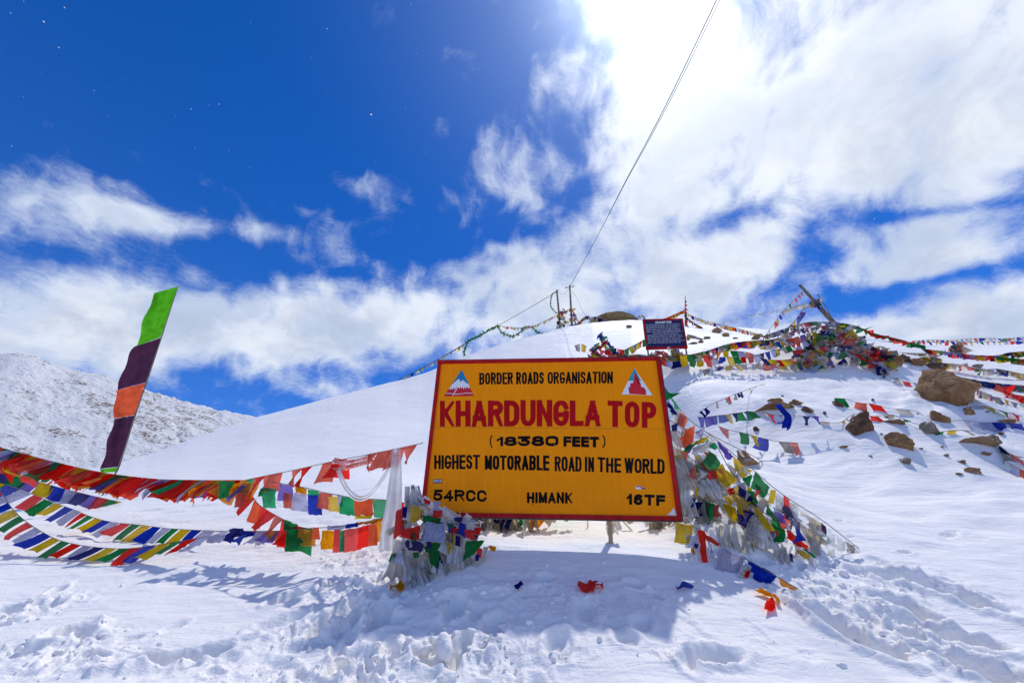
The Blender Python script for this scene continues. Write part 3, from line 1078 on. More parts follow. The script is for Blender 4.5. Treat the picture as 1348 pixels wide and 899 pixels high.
fill('snow_band', [q2(*p) for p in zig_up + jag], .0020, M['white'], em)
fill('sky_band', [q2(400, 95)] + [q2(*p) for p in ([(478, 252)] + zig_up[::-1][1:])], .0026, M['blue'], em)
mb = MB()
ribbon(mb, [q2(352, 296), q2(300, 386)], .010, spp, .0030)
ribbon(mb, [q2(228, 356), q2(280, 358), q2(340, 366), q2(400, 362), q2(450, 352), q2(520, 357)], .008, spp, .0034)
mb.build('road_line', M['white'], em, smooth=False, rel=sign_root)
em = poly('emblem', [z2(1075, 88), z2(1015, 213), z2(1163, 218)], .0012, M['white'], sign)
fill('sky_band', [z2(1075, 88), z2(1046, 148), z2(1108, 149)], .0020, M['teal'], em)
fill('temple', [z2(*p) for p in [(1078, 104), (1071, 150), (1068, 160), (1056, 160), (1056, 178), (1048, 178), (1048, 190), (1052, 190), (1052, 212), (1132, 216), (1131, 194), (1120, 193), (1120, 180), (1108, 179), (1107, 166), (1097, 165), (1088, 150)]],
     .0028, M['emblem_red'], em)
o = fill('sticker', [z2(108, 620), z2(153, 620), z2(152, 640), z2(108, 640)], .0014, M['frame_edge'], sign)
mb = MB()
for k, (a, b) in enumerate(((110, 126), (128, 138), (140, 151))):
    ribbon(mb, [z2(a, 625), z2(b, 625)], .006, spp, .0018)
    ribbon(mb, [z2(a, 632), z2(b - 1, 632)], .010, spp, .0018)
mb.build('print', M['white'], o, smooth=False, rel=sign_root)
o = fill('sticker', [z2(1083, 652), z2(1104, 650), z2(1108, 657), z2(1128, 662), z2(1128, 668), z2(1082, 668)], .0014, M['white'], sign)
mb = MB()
ribbon(mb, [z2(1085, 656), z2(1106, 655), z2(1112, 660)], .015, spp, .0018)
mb.build('print', M['emblem_red'], o, smooth=False, rel=sign_root)
mb = MB()
ribbon(mb, [z2(1108, 664), z2(1128, 665)], .014, spp, .0020)
mb.build('print', M['frame_edge'], o, smooth=False, rel=sign_root)
fill('bare_corner', [z2(1264, 757), z2(1281, 795), z2(1228, 792), z2(1240, 788), z2(1252, 776)], .0014, M['white'], sign)
mb = MB()
ribbon(mb, [z2(588, 738), z2(586, 748)], .006, spp, .0014)
mb.build('paint_drip', M['black_letter'], sign, smooth=False, rel=sign_root)
for px, hw in ((596, .045), (803, .022)):
    a = s2(px, 670)[0]
    top = sp(a - hw, SH / 2 - .2, -.115)
    foot = sp(a - hw, -SH / 2 - .85, -.115)
    mb = MB()
    mb.box(foot, SX * hw * 2, -SN * .07, top - foot)
    mb.build('post', M['wood_pale'], sign, smooth=False, rel=sign_root)
mb = MB()
for b in (-.75, .75):
    mb.box(sp(-SW / 2 + .1, b, -.062), SX * (SW - .2), -SN * .045, SZ * .06)
mb.build('back_brace', M['wood'], sign, smooth=False, rel=sign_root)

# ------------------------------------------------------------------ the small navy board up the slope
BY = 14.0
bc = [at(851.6, 458.7, BY - .05), at(904, 457.1, BY - .05), at(897.8, 419.8, BY + .1), at(847, 420.9, BY + .1)]
bx = (bc[1] - bc[0]).normalized()
bup = (bc[3] - bc[0]).normalized()
bn = bx.cross(bup).normalized()
if bn.y > 0:
    bn = -bn


def bp(u, v, off=0.0):
    return bc[0] * (1 - u) * (1 - v) + bc[1] * u * (1 - v) + bc[2] * u * v + bc[3] * (1 - u) * v + bn * off


bl_ = hit(906, 476)
b_root = Vector((bc[1].x, bc[1].y, bl_.z))
board = empty('notice_board', b_root, 'small navy notice board with white writing up the slope behind the orange sign', 'notice board')
mb = MB()
mb.quad_grid([[bp(i / 4, 1 - j / 3) for i in range(5)] for j in range(4)])
mb.quad_grid([[bp(1 - i / 4, 1 - j / 3, -.03) for i in range(5)] for j in range(4)])
mb.build('panel', M['navy'], board, smooth=False, rel=b_root)
for (u0, v0, u1, v1) in ((-.02, .955, 1.02, 1.01), (-.02, -.03, 1.02, .035), (-.02, .036, .025, .954), (.975, .036, 1.02, .954)):
    mb = MB()
    A, B_, C_, D_ = bp(u0, v0, .015), bp(u1, v0, .015), bp(u1, v1, .015), bp(u0, v1, .015)
    mb.v = [tuple(p) for p in (A, B_, C_, D_)] + [tuple(p - bn * .06) for p in (A, B_, C_, D_)]
    mb.f = [(0, 1, 2, 3), (7, 6, 5, 4), (0, 4, 5, 1), (1, 5, 6, 2), (2, 6, 7, 3), (3, 7, 4, 0)]
    mb.build('frame_rail', M['frame_red'], board, smooth=False, rel=b_root)
BWm, BHm = (bc[1] - bc[0]).length, (bc[3] - bc[0]).length
bfn = lambda a, b, off: bp(a / BWm, b / BHm, off)
letter_line('DESCRIPTION', [(.30 * BWm, .855 * BHm), (.71 * BWm, .855 * BHm), (.71 * BWm, .93 * BHm), (.30 * BWm, .93 * BHm)], .020, bfn, 'lettering', M['white'], board, b_root, gap=.15)
rg = random.Random(8)
for k in range(11):
    mb = MB()
    v = .80 - k * .0635
    u = .05 if k != 5 else .2
    end = (.91, .93, .88, .9, .96, .84, .92, .95, .89, .97, .86)[k]
    while u < end:
        wl = rg.uniform(.03, .11)
        x = u
        while x < min(u + wl, end):      # marks too small to read, one per letter
            hgt = rg.uniform(.020, .030)
            kind = rg.random()
            if kind < .5:
                ribbon(mb, [(x * BWm, v * BHm), (x * BWm, (v + hgt) * BHm)], .007, bfn, .003)
                ribbon(mb, [(x * BWm, (v + hgt * rg.choice((0, .5, 1))) * BHm), ((x + .011) * BWm, (v + hgt * .8) * BHm)], .009, bfn, .0035)
            else:
                ribbon(mb, [(x * BWm, v * BHm), ((x + .006) * BWm, (v + hgt) * BHm), ((x + .011) * BWm, v * BHm)], .009, bfn, .003)
            x += .0165
        u += wl + .022
    mb.build('lettering', M['white'], board, smooth=False, rel=b_root)
for (u, px, py) in ((.03, 857, 478), (.985, 907, 479)):
    mb = MB()
    g = hit(px, py)
    top = bp(u, .95, -.07)
    foot = Vector((top.x + (bc[0].x - bc[3].x) * 1.4, bc[0].y + .03, 0))
    foot.z = surf(foot.x, foot.y) - .1
    mb.tube([foot, top], .028, 8)
    mb.build('post', M['frame_edge'], board, rel=b_root)


# ------------------------------------------------------------------ cloth: flags, strings, scarves
G_STR = 'strings of prayer flags'


def catmull(pts, n=12):
    P = [Vector(p) for p in pts]
    P = [P[0] * 2 - P[1]] + P + [P[-1] * 2 - P[-2]]
    out = []
    for i in range(1, len(P) - 2):
        for k in range(n):
            t = k / n
            a, b, c, d = P[i - 1], P[i], P[i + 1], P[i + 2]
            out.append(.5 * ((2 * b) + (c - a) * t + (2 * a - 5 * b + 4 * c - d) * t * t + (3 * b - a - 3 * c + d) * t ** 3))
    out.append(P[-2])
    return out


def px3(lst):
    """(px, py, Y) triples -> points in space"""
    return [at(*p) for p in lst]


def cloth(mb, p0, p1, drop, rng, shape='rect', nx=5, ny=5, ripple=.1, curl=0.0):
    """one hung flag: top edge p0-p1, falling along drop"""
    wv = p1 - p0
    wd = wv.length
    ln = drop.length
    nrm = wv.cross(drop)
    if nrm.length < 1e-6:
        nrm = Vector((0, 1, 0))
    nrm.normalize()
    ph, ph2 = rng.uniform(0, 6.3), rng.uniform(0, 6.3)
    fr = rng.uniform(3.5, 7)
    tw = rng.gauss(0, curl)
    bend = rng.gauss(0, .12)
    rows = []
    for i in range(ny + 1):
        v = i / ny
        row = []
        for j in range(nx + 1):
            u = j / nx
            if shape == 'tri':
                s = 1 - .92 * v
                uu = .5 + (u - .5) * s + bend * v
            elif shape == 'gather':
                s = 1 - .55 * math.sin(v * 2.6)
                uu = .5 + (u - .5) * s
            else:
                uu = u + bend * v * v
            q = p0 + wv * uu + drop * v
            a = ripple * wd * (.25 + v) * math.sin(fr * u + ph + 1.5 * v)
            q = q + nrm * (a + tw * wd * v * (u - .5) * 2 + .14 * ln * bend * v * v * 4)
            q = q + wv * (.05 * math.sin(ph2 + 4 * v)) * v
            if shape == 'frayed' and i == ny:
                q = q + drop * rng.uniform(-.28, .12)
            elif i == ny:
                q = q + drop * .05 * math.sin(ph + 5 * u)
            row.append(q)
        rows.append(row)
    mb.quad_grid(rows)


def rag(mb, path, w0, w1, rng, pleats=3, depth=.25, side=None, nx=12):
    """a hanging, gathered length of cloth along a path"""
    pts = catmull(path, 6)
    n = len(pts)
    rows = []
    ph = rng.uniform(0, 6)
    sv = Vector(side) if side is not None else Vector((1, .15, 0))
    for i, p in enumerate(pts):
        v = i / (n - 1)
        wd = w0 + (w1 - w0) * v
        d = (pts[min(i + 1, n - 1)] - pts[max(i - 1, 0)]).normalized()
        s = (sv - d * sv.dot(d)).normalized()
        nrm = s.cross(d)
        row = []
        for j in range(nx + 1):
            u = j / nx
            off = depth * wd * math.sin(pleats * 2 * math.pi * u + ph + .8 * math.sin(3 * v + ph)) * (.4 + .6 * v)
            e = rng.uniform(-.012, .012) * wd if 0 < j < nx else 0
            row.append(p + s * ((u - .5) * wd * (1 + .18 * math.sin(5 * v + ph))) + nrm * (off + e))
        rows.append(row)
    mb.quad_grid(rows)


def flag_string(name, label, ctrl, cols, size=.25, drop=None, step=None, wind=(0, 0, 0), jit=.12, shape='rect', seed=1, fam='c', ripple=.13, curl=.35,
                cord=.005, start=0.0, end=1.0, group=G_STR, cat='prayer flags', skip=0.0, layers=1, shapes=None, long=1.1, cordmat='cord'):
    rng = random.Random(seed)
    P = catmull(ctrl, 14)
    root = Vector(P[0])
    e = empty(name, root, label, cat, group)
    mb = MB()
    mb.tube(P, cord, 5)
    mb.build('cord', M[cordmat], e, rel=root)
    S = [0]
    for i in range(1, len(P)):
        S.append(S[-1] + (P[i] - P[i - 1]).length)

    def pos(s):
        s = max(0, min(S[-1], s))
        lo, hi = 0, len(S) - 1
        while hi - lo > 1:
            m_ = (lo + hi) // 2
            if S[m_] <= s:
                lo = m_
            else:
                hi = m_
        t = (s - S[lo]) / max(S[hi] - S[lo], 1e-6)
        return P[lo].lerp(P[hi], t)
    step = step or size * 1.06
    for ly in range(layers):
        s = S[-1] * start + (step * .43 * ly)
        k = ly * 2
        while s + size * .6 < S[-1] * end:
            c = cols[k % len(cols)] if isinstance(cols, (list, str)) else cols(rng)
            k += 1
            if c == '.' or rng.random() < skip:
                s += step
                continue
            f = fam
            wv = size * rng.uniform(.9, 1.05)
            p0, p1 = pos(s), pos(s + wv)
            out = Vector((0, -.012 * ly - .004 * (k % 3), 0))
            dv = Vector(wind) + Vector((rng.gauss(0, jit), rng.gauss(0, jit), -1))
            dv = dv.normalized() * (size * long * rng.uniform(.9, 1.1))
            mb = MB()
            sh = rng.choice(shapes) if shapes else shape
            cloth(mb, p0 + out, p1 + out, dv, rng, sh, ripple=ripple, curl=curl)
            mb.build('flag', M[f + c], e, rel=root)
            s += step * rng.uniform(.95, 1.05)
    return e, root, pos, S[-1]


def patch(e, root, quad, Y, c, fam='c', seed=0, bulge=.08, name='flag', shape='rect'):
    """one piece of cloth lying between four sight lines at forward distance Y (number or four numbers)"""
    rng = random.Random(seed + int(quad[0][0] * 7 + quad[0][1] * 13))
    Ys = Y if isinstance(Y, (list, tuple)) else [Y] * 4
    A, B, C_, D_ = [at(q[0], q[1], y) for q, y in zip(quad, Ys)]
    n = 6
    nrm = (B - A).cross(D_ - A).normalized()
    sz = (B - A).length
    ph, ph2 = rng.uniform(0, 6), rng.uniform(0, 6)
    rows = []
    for i in range(n + 1):
        v = i / n
        row = []
        for j in range(n + 1):
            u = j / n
            p = A * (1 - u) * (1 - v) + B * u * (1 - v) + C_ * u * v + D_ * (1 - u) * v
            off = bulge * sz * (math.sin(5 * u + ph + v) + .6 * math.sin(4 * v + ph2 + 3 * u))
            row.append(p + nrm * off + Vector((rng.gauss(0, .012), rng.gauss(0, .012), rng.gauss(0, .012))) * sz * 2)
        rows.append(row)
    mb = MB()
    mb.quad_grid(rows)
    return mb.build(name, M[fam + c], e, rel=root)


# ---- the strings on the left
def cred(r):
    return r.choices('ROGVWXYg', [13, 3.4, 2.0, 1.3, 1.4, 4, 1.6, .8])[0]


c1 = px3([(a, b, c * (1.05 if a < 300 else 1.04 - (a - 300) * .001)) for a, b, c in [(-60, 574, 7.4), (0, 589, 7.3), (60, 605, 7.2), (130, 621, 7.1), (200, 630, 6.9), (260, 632, 6.8), (322, 632, 6.6)]])
flag_string('prayer_flag_string', 'dense mostly red prayer flags, topmost string at the left edge of the photo', c1, cred, size=.24, step=.135, wind=(-.5, -.50, 0), jit=.16,
            seed=3, shapes=['rect', 'rect', 'rect', 'frayed'], layers=2, long=1.42, ripple=.08)
c1b = px3([(322, 632, 6.6), (350, 626, 6.45), (390, 618, 6.25), (430, 609, 6.05), (470, 601, 5.9), (515, 592, 5.7), (557, 583, 5.62)])
e, root, pos, L = flag_string('prayer_flag_string', 'sparse faded red pennants rising to the left edge of the orange sign', c1b, 'gRPP.PR.PR..PPPP.RPPR', size=.20, step=.175, wind=(-.2, -.1, 0), seed=9,
                              shapes=['rect', 'tri', 'tri'], long=1.2)
mb = MB()
rag(mb, px3([(437, 611, 5.98), (450, 612, 5.95), (470, 608, 5.9), (492, 602, 5.85)]), .16, .12, random.Random(4), 2, .3, side=(0, 0, 1))
mb.build('rag', M['fP'], e, rel=root)
c2 = px3([(a, b, c * (1.05 if a < 300 else 1.04 - (a - 300) * .001)) for a, b, c in [(-40, 612, 8.2), (0, 621, 8.5), (40, 631, 8.8), (80, 642, 9.2), (120, 652, 9.7), (160, 661, 10.3), (186, 667.5, 10.9)]])
flag_string('prayer_flag_string', 'blue and yellow prayer flags on a string from the left edge ending in the snow', c2, 'BRbGVYBWbVRGYYbYYW', size=.27, step=.21, wind=(-.3, -.3, 0), seed=5, fam='p', long=1.0)
c3 = px3([(a, b, c * (1.05 if a < 300 else 1.04 - (a - 300) * .001)) for a, b, c in [(-30, 630, 7.7), (12, 639, 7.8), (40, 649, 7.9), (64, 659, 7.9), (98, 671, 7.8), (120, 680, 7.6), (147, 687, 7.4), (185, 691, 7.2), (218, 695, 7.0), (245, 697, 6.8), (289, 699, 6.6)]])
flag_string('prayer_flag_string', 'slanting five colour flags on the thin string across the left snow', c3, 'GYBWRGYBWRGYBWRGYBW', size=.22, step=.235, wind=(-.72, -.42, 0), seed=6, fam='p', jit=.1, long=1.25, ripple=.06, curl=.1)
c4 = px3([(-30, 622, 7.0), (0, 647, 6.95), (13, 665, 6.9), (29, 682, 6.85), (49, 696, 6.8), (73, 709, 6.75), (98, 716, 6.7), (125, 720, 6.65), (156, 722, 6.6), (178, 721, 6.55), (200, 718, 6.55), (245, 711, 6.5), (289, 703, 6.5)])
flag_string('prayer_flag_string', 'lowest drooping string of slanted blue, yellow, green and red prayer flags at the left', c4, 'BYGRWBYGRWBYGRWbYGR', size=.165, step=.185, wind=(-1.1, -.4, 0), seed=7, fam='p', jit=.09, long=1.65, ripple=.05, curl=.08)
c5 = px3([(289, 699, 6.6), (321, 699, 6.4), (354, 699, 6.2), (377, 698, 6.1), (412, 695, 5.95), (448, 693, 5.85), (475, 688, 5.75), (505, 681, 5.6), (530, 672, 5.55)])
e, root, pos, L = flag_string('prayer_flag_string', 'low string of large saffron, red and green flags ending at the left bundle', c5, 'WbBWV...', size=.2, step=.24, wind=(-.8, -.1, .1), seed=8, end=.42, long=.9)
for k, (a, b, yt0, yt1, h, c) in enumerate([(353, 366, 699, 699, 13, 'O'), (366, 378, 698, 698, 22, 'R'), (377, 400, 698, 697, 28, 'G'), (374, 392, 683, 690, 14, 'G'), (393, 416, 696, 698, 21, 'O'),
                                            (412, 420, 694, 694, 16, 'X'), (424, 442, 698, 698, 25, 'O'), (440, 448, 697, 697, 30, 'R'), (448, 454, 698, 698, 28, 'g'),
                                            (452, 474, 697, 694, 30, 'R'), (472, 486, 694, 690, 29, 'R'), (486, 496, 690, 688, 29, 'X'), (495, 503, 688, 685, 27, 'O'),
                                            (432, 458, 692, 690, 6, 'W'), (456, 472, 690, 687, 6, 'B'), (470, 505, 688, 681, 4, 'O')]):
    Y = 6.15 - (a - 353) / 150 * .5 - .02 * (k % 3)
    patch(e, root, [(a, yt0), (b, yt1), (b + (1 if k % 2 else -1), yt1 + h), (a - 2, yt0 + h)], Y, c, seed=k, bulge=.03)
c6 = px3([(358, 634, 6.35), (386, 639, 6.25), (408, 643, 6.15), (426, 648, 6.05), (448, 652, 5.95), (470, 656, 5.85), (492, 657, 5.75), (508, 658, 5.7), (533, 662, 5.6)])
e, root, pos, L = flag_string('prayer_flag_string', 'short string of bright large flags tied below the faded red pennants', c6, '.', size=.2, seed=10)
for k, (a, b, yt0, yt1, h, c) in enumerate([(368, 386, 637, 639, 22, 'V'), (372, 384, 648, 650, 20, 'P'), (388, 404, 640, 643, 8, 'O'), (387, 404, 648, 650, 24, 'W'), (405, 420, 644, 646, 8, 'g'), (405, 422, 651, 652, 26, 'B'),
                                            (420, 438, 647, 650, 22, 'P'), (432, 450, 653, 654, 20, 'Y'), (444, 452, 651, 652, 15, 'W'), (450, 468, 652, 656, 24, 'g'), (466, 491, 656, 657, 22, 'X'), (491, 508, 657, 658, 24, 'g'),
                                            (470, 489, 678, 678, 5, 'Y'), (524, 532, 661, 662, 24, 'R'), (345, 363, 642, 643, 26, 'g'), (343, 354, 643, 643, 10, 'G')]):
    Y = 6.3 - (a - 368) / 165 * .65 - .015 * (k % 3)
    patch(e, root, [(a, yt0), (b, yt1), (b + (2 if k % 2 else 0), yt1 + h), (a + (1 if k % 3 else -4), yt0 + h)], Y, c, seed=k, bulge=.035)
c7 = px3([(322, 632, 6.6), (332, 652, 6.55), (341, 664, 6.45), (356, 674, 6.35), (372, 683, 6.2), (390, 692, 6.1), (414, 697, 5.98)])
flag_string('prayer_flag_string', 'short steep string of red flags dropping from the knot of saffron cloth', c7, 'ORXRRPRRG', size=.22, step=.19, wind=(-.35, -.1, 0), seed=12, long=1.15)
e = empty('knotted_cloth', at(322, 632, 6.5), 'knot of saffron, blue and pink cloth where the left strings meet', 'cloth knot')
for k, (q, c) in enumerate([([(318, 634), (342, 636), (330, 662), (312, 660)], 'O'), ([(300, 640), (326, 630), (322, 640), (300, 655)], 'O'), ([(320, 637), (324, 640), (300, 661), (297, 656)], 'V'),
                            ([(312, 648), (322, 650), (322, 668), (308, 668)], 'P'), ([(288, 632), (310, 633), (300, 656), (286, 656)], 'G')]):
    patch(e, at(322, 632, 6.5), q, 6.52 - .02 * k, c, seed=k)
e = empty('knotted_cloth', at(306, 699, 6.4), 'dark blue bunched cloth tied halfway along the low left string', 'cloth knot')
for k, (q, c) in enumerate([([(301, 696), (320, 695), (321, 706), (303, 707)], 'b'), ([(303, 710), (335, 700), (334, 704), (305, 715)], 'B'), ([(318, 698), (352, 699), (350, 704), (320, 705)], 'B'),
                            ([(335, 706), (362, 702), (350, 716), (334, 718)], 'W'), ([(276, 705), (298, 703), (292, 714), (272, 715)], 'W')]):
    patch(e, at(306, 699, 6.4), q, 6.4 - .02 * k, c, seed=k, bulge=.10)

# white scarves
def scarf(label, path, w0, w1, c='S', seed=1, pl=2, dp=.22, group='white offering scarves', side=None):
    mb = MB()
    P = px3(path)
    rag(mb, P, w0, w1, random.Random(seed), pl, dp, side=side, nx=14)
    root = P[0]
    o = mb.build('offering_scarf', M['c' + c], None, rel=root)
    o.location = root
    return tag(o, label, 'scarf', group)


scarf('long translucent white scarf hanging straight down beside the left edge of the sign', [(522, 590, 5.66), (521, 625, 5.6), (518, 665, 5.5), (512, 700, 5.42), (510, 725, 5.38)], .10, .21, 'S', 2, 2, .12)
scarf('white scarf looping below the faded red pennants left of the sign', [(445, 618, 5.95), (452, 636, 5.9), (462, 650, 5.86), (474, 656, 5.8), (488, 650, 5.76), (502, 632, 5.72), (514, 612, 5.68), (522, 592, 5.64)], .05, .10, 'S', 3, 2, .15, side=(.3, 0, 1))
o = scarf('grey white scarf end trailing to the snow at the far left of the bundle', [(530, 712, 5.35), (522, 735, 5.25), (514, 762, 5.12)], .12, .19, 'N', 4)

# ---- bundle at the sign's lower left corner
r0 = at(560, 700, 5.4)
e = empty('tied_flag_bundle', r0, 'frosted bundle of flags and rags tied around the lower left corner of the orange sign', 'flag bundle')


def zz7(x, y):
    return (500 + x / 4.0875, 570 + y / 4.0875)


BUN = [([(165, 385), (222, 400), (215, 470), (160, 465)], 'Y', 'p'), ([(125, 520), (215, 495), (212, 575), (112, 560)], 'R', 'c'), ([(85, 420), (135, 395), (128, 540), (72, 570)], 'R', 'c'),
       ([(128, 572), (245, 590), (225, 640), (150, 630)], 'b', 'c'), ([(240, 480), (355, 485), (345, 588), (236, 585)], 'L', 'p'), ([(258, 590), (328, 588), (315, 730), (268, 700)], 'G', 'c'),
       ([(285, 415), (340, 415), (330, 452), (290, 448)], 'R', 'c'), ([(350, 590), (392, 588), (390, 655), (352, 648)], 'Y', 'p'), ([(455, 520), (520, 520), (510, 575), (460, 560)], 'R', 'c'),
       ([(465, 580), (568, 575), (520, 640), (445, 690)], 'G', 'c'), ([(518, 612), (552, 620), (548, 672), (525, 668)], 'R', 'c'), ([(60, 650), (104, 640), (80, 695), (48, 692)], 'G', 'c'),
       ([(580, 602), (626, 612), (620, 636), (592, 628)], 'O', 'c'), ([(385, 510), (432, 512), (425, 545), (392, 535)], 'R', 'c'), ([(378, 550), (415, 552), (410, 585), (382, 582)], 'R', 'c'),
       ([(178, 640), (212, 640), (206, 672), (180, 670)], 'G', 'c'), ([(230, 440), (330, 455), (320, 490), (232, 485)], 'G', 'c'), ([(395, 455), (450, 450), (440, 478), (405, 475)], 'b', 'c'),
       ([(480, 545), (530, 550), (520, 575), (485, 572)], 'b', 'c'), ([(320, 640), (345, 720), (325, 742), (305, 735)], 'b', 'c'), ([(120, 400), (150, 395), (140, 460), (122, 450)], 'b', 'c'),
       ([(360, 480), (400, 490), (395, 510), (365, 505)], 'G', 'c'), ([(236, 350), (275, 365), (268, 385), (240, 378)], 'R', 'c'), ([(110, 440), (150, 440), (140, 520), (110, 520)], 'G', 'c'),
       ([(515, 650), (540, 655), (530, 690), (512, 685)], 'b', 'c')]
for k, (q, c, f) in enumerate(BUN):
    patch(e, r0, [zz7(*p) for p in q], 5.14 + .03 * (k % 4), c, f, seed=k * 3, bulge=.09)
rg = random.Random(31)
bundle_e, bundle_r = e, r0
RB = [  # frosted rags: top, bottom, widths
    ((556, 655), (590, 676), .10, .12), ((545, 662), (580, 680), .12, .14), ((540, 655), (538, 700), .10, .14), ((548, 668), (525, 706), .12, .10), ((560, 690), (530, 720), .08, .12),
    ((530, 718), (536, 765), .10, .16), ((545, 722), (548, 772), .10, .18), ((556, 728), (560, 770), .10, .16), ((566, 715), (570, 755), .09, .12), ((586, 700), (585, 745), .10, .14),
    ((600, 690), (596, 742), .08, .16), ((612, 690), (604, 750), .08, .18), ((620, 725), (630, 765), .04, .10), ((640, 740), (645, 768), .04, .12), ((570, 668), (612, 692), .10, .08), ((545, 640), (552, 668), .10, .16),
    ((536, 640), (540, 668), .06, .14), ((580, 690), (574, 720), .1, .1), ((593, 712), (600, 735), .1, .12), ((610, 680), (628, 700), .08, .05)]
for k, (a, b, w0, w1) in enumerate(RB):
    mb = MB()
    Yt, Yb = 5.36 - .03 * (k % 3), 5.30 - .10 * (k in (5, 6, 7, 10, 11, 12, 13)) - .02 * (k % 2)
    mid = ((a[0] + b[0]) / 2 + rg.uniform(-4, 4), (a[1] + b[1]) / 2 + rg.uniform(-1, 4))
    rag(mb, px3([(a[0], a[1], Yt), (mid[0], mid[1], (Yt + Yb) / 2), (b[0], b[1], Yb)]), w0 * .8, w1 * .7, rg, rg.choice((2, 3)), .22)
    mb.build('rag', M['f' + 'SNSSn'[k % 5]], e, rel=r0)
    for q in range(0 if k in (0, 1) else 3):
        dx, dy, sc_ = rg.uniform(-14, 14), rg.uniform(-4, 8), rg.uniform(.25, .55)
        mb = MB()
        yy = Yt + rg.uniform(-.05, .05)
        rag(mb, px3([(a[0] + dx, a[1] + dy, yy), (mid[0] + dx * 1.1 + rg.uniform(-5, 5), mid[1] + dy, yy), (b[0] + dx * 1.2 + rg.uniform(-6, 6), b[1] + dy * .5 - 6, yy - .04)]), w0 * sc_, w1 * sc_, rg, 2, .3, nx=7)
        mb.build('rag', M[rg.choice('fffc') + rg.choice('SSNNnTL')], e, rel=r0)

BUNDLE_FILL = True
# ---- the pile to the right of the sign
YM = 5.75
m1 = px3([(872, 505, 5.55), (890, 532, 5.6), (908, 553, 5.6), (930, 569, 5.6), (960, 593, 5.65), (990, 617, 5.7), (1014, 638, 5.72), (1038, 656, 5.75), (1080, 683, 5.8), (1131, 722, 5.85)])
e, root, pos, L = flag_string('prayer_flag_string', 'uppermost string right of the sign running straight down to the snow', m1, 'Gg.OP', size=.17, step=.2, seed=20, wind=(-.1, -.1, 0), end=.22, shapes=['tri', 'rect'], long=.7)


def zz3(x, y):
    return (780 + x / 3.33, 560 + y / 3.33)


def zq(*p):
    return [zz3(*q) for q in p]


for k, (q, c, f) in enumerate([(zq((545, 65), (622, 135), (600, 155), (560, 110)), 'V', 'c'), (zq((612, 132), (702, 198), (660, 235), (625, 190)), 'Y', 'p'), (zq((708, 205), (782, 268), (750, 322), (692, 270)), 'G', 'c'),
                               (zq((780, 280), (805, 285), (795, 345), (770, 340)), 'Y', 'c'), (zq((800, 290), (840, 320), (835, 390), (805, 400)), 'N', 'f'), (zq((835, 305), (862, 325), (868, 400), (840, 430)), 'R', 'c'),
                               (zq((866, 335), (905, 350), (895, 450), (865, 430)), 'T', 'f'), (zq((905, 365), (960, 400), (950, 420), (915, 390)), 'N', 'c'), (zq((950, 400), (1005, 430), (1000, 540), (940, 510)), 'T', 'c'),
                               (zq((1000, 425), (1025, 445), (1030, 490), (1005, 470)), 'K', 'c'), (zq((1030, 450), (1065, 480), (1060, 530), (1035, 510)), 'N', 'f'), (zq((1070, 485), (1110, 510), (1105, 550), (1075, 545)), 'N', 'f'),
                               (zq((1110, 505), (1150, 530), (1150, 560), (1115, 555)), 'n', 'f'), (zq((1130, 525), (1176, 545), (1170, 560), (1135, 560)), 'N', 'f'), (zq((895, 405), (940, 450), (945, 500), (925, 480)), 'N', 'f'),
                               (zq((1040, 540), (1062, 540), (1060, 610), (1020, 580)), 'T', 'f')]):
    patch(e, root, q, 5.68 + .01 * (k % 4), c, f, seed=k, bulge=.06)
m2 = px3([(880, 552, 5.55), (905, 566, 5.55), (936, 577, 5.55), (960, 617, 5.5), (975, 635, 5.5), (1002, 671, 5.5), (1035, 695, 5.55), (1064, 721, 5.6)])
e, root, pos, L = flag_string('prayer_flag_string', 'second string in the pile right of the sign, with green, yellow and blue flags', m2, '.', seed=21)
for k, (q, c, f) in enumerate([(zq((515, 108), (562, 165), (540, 215), (480, 165)), 'G', 'c'), (zq((565, 168), (635, 240), (585, 275), (525, 215)), 'Y', 'p'), (zq((640, 262), (735, 355), (690, 355), (632, 300)), 'b', 'p'),
                               (zq((635, 335), (712, 385), (690, 455), (628, 425)), 'b', 'c'), (zq((770, 340), (830, 450), (800, 440), (765, 385)), 'G', 'c'), (zq((782, 420), (845, 462), (840, 510), (795, 512)), 'G', 'c'),
                               (zq((725, 375), (752, 395), (748, 425), (722, 400)), 'b', 'c'), (zq((680, 270), (700, 275), (695, 310), (678, 300)), 'Y', 'c'), (zq((660, 230), (700, 215), (690, 270), (655, 240)), 'G', 'c'),
                               (zq((850, 455), (945, 530), (940, 548), (850, 490)), 'R', 'c'), (zq((590, 280), (622, 270), (625, 300), (600, 305)), 'R', 'c'), (zq((648, 335), (678, 345), (675, 370), (652, 358)), 'P', 'c'),
                               (zq((895, 540), (960, 570), (950, 590), (895, 560)), 'Y', 'c'), (zq((920, 535), (985, 575), (975, 582), (925, 548)), 'G', 'c'), (zq((760, 400), (800, 470), (790, 520), (765, 470)), 'W', 'p')]):
    patch(e, root, q, 5.47 + .015 * (k % 4), c, f, seed=k + 5, bulge=.07)
m3 = px3([(880, 585, 5.5), (900, 597, 5.5), (915, 608, 5.48), (948, 638, 5.45), (972, 659, 5.42), (1000, 680, 5.42)])
e, root, pos, L = flag_string('prayer_flag_string', 'third string in the pile beside the right edge of the sign, crumpled red and green', m3, '.', seed=22)
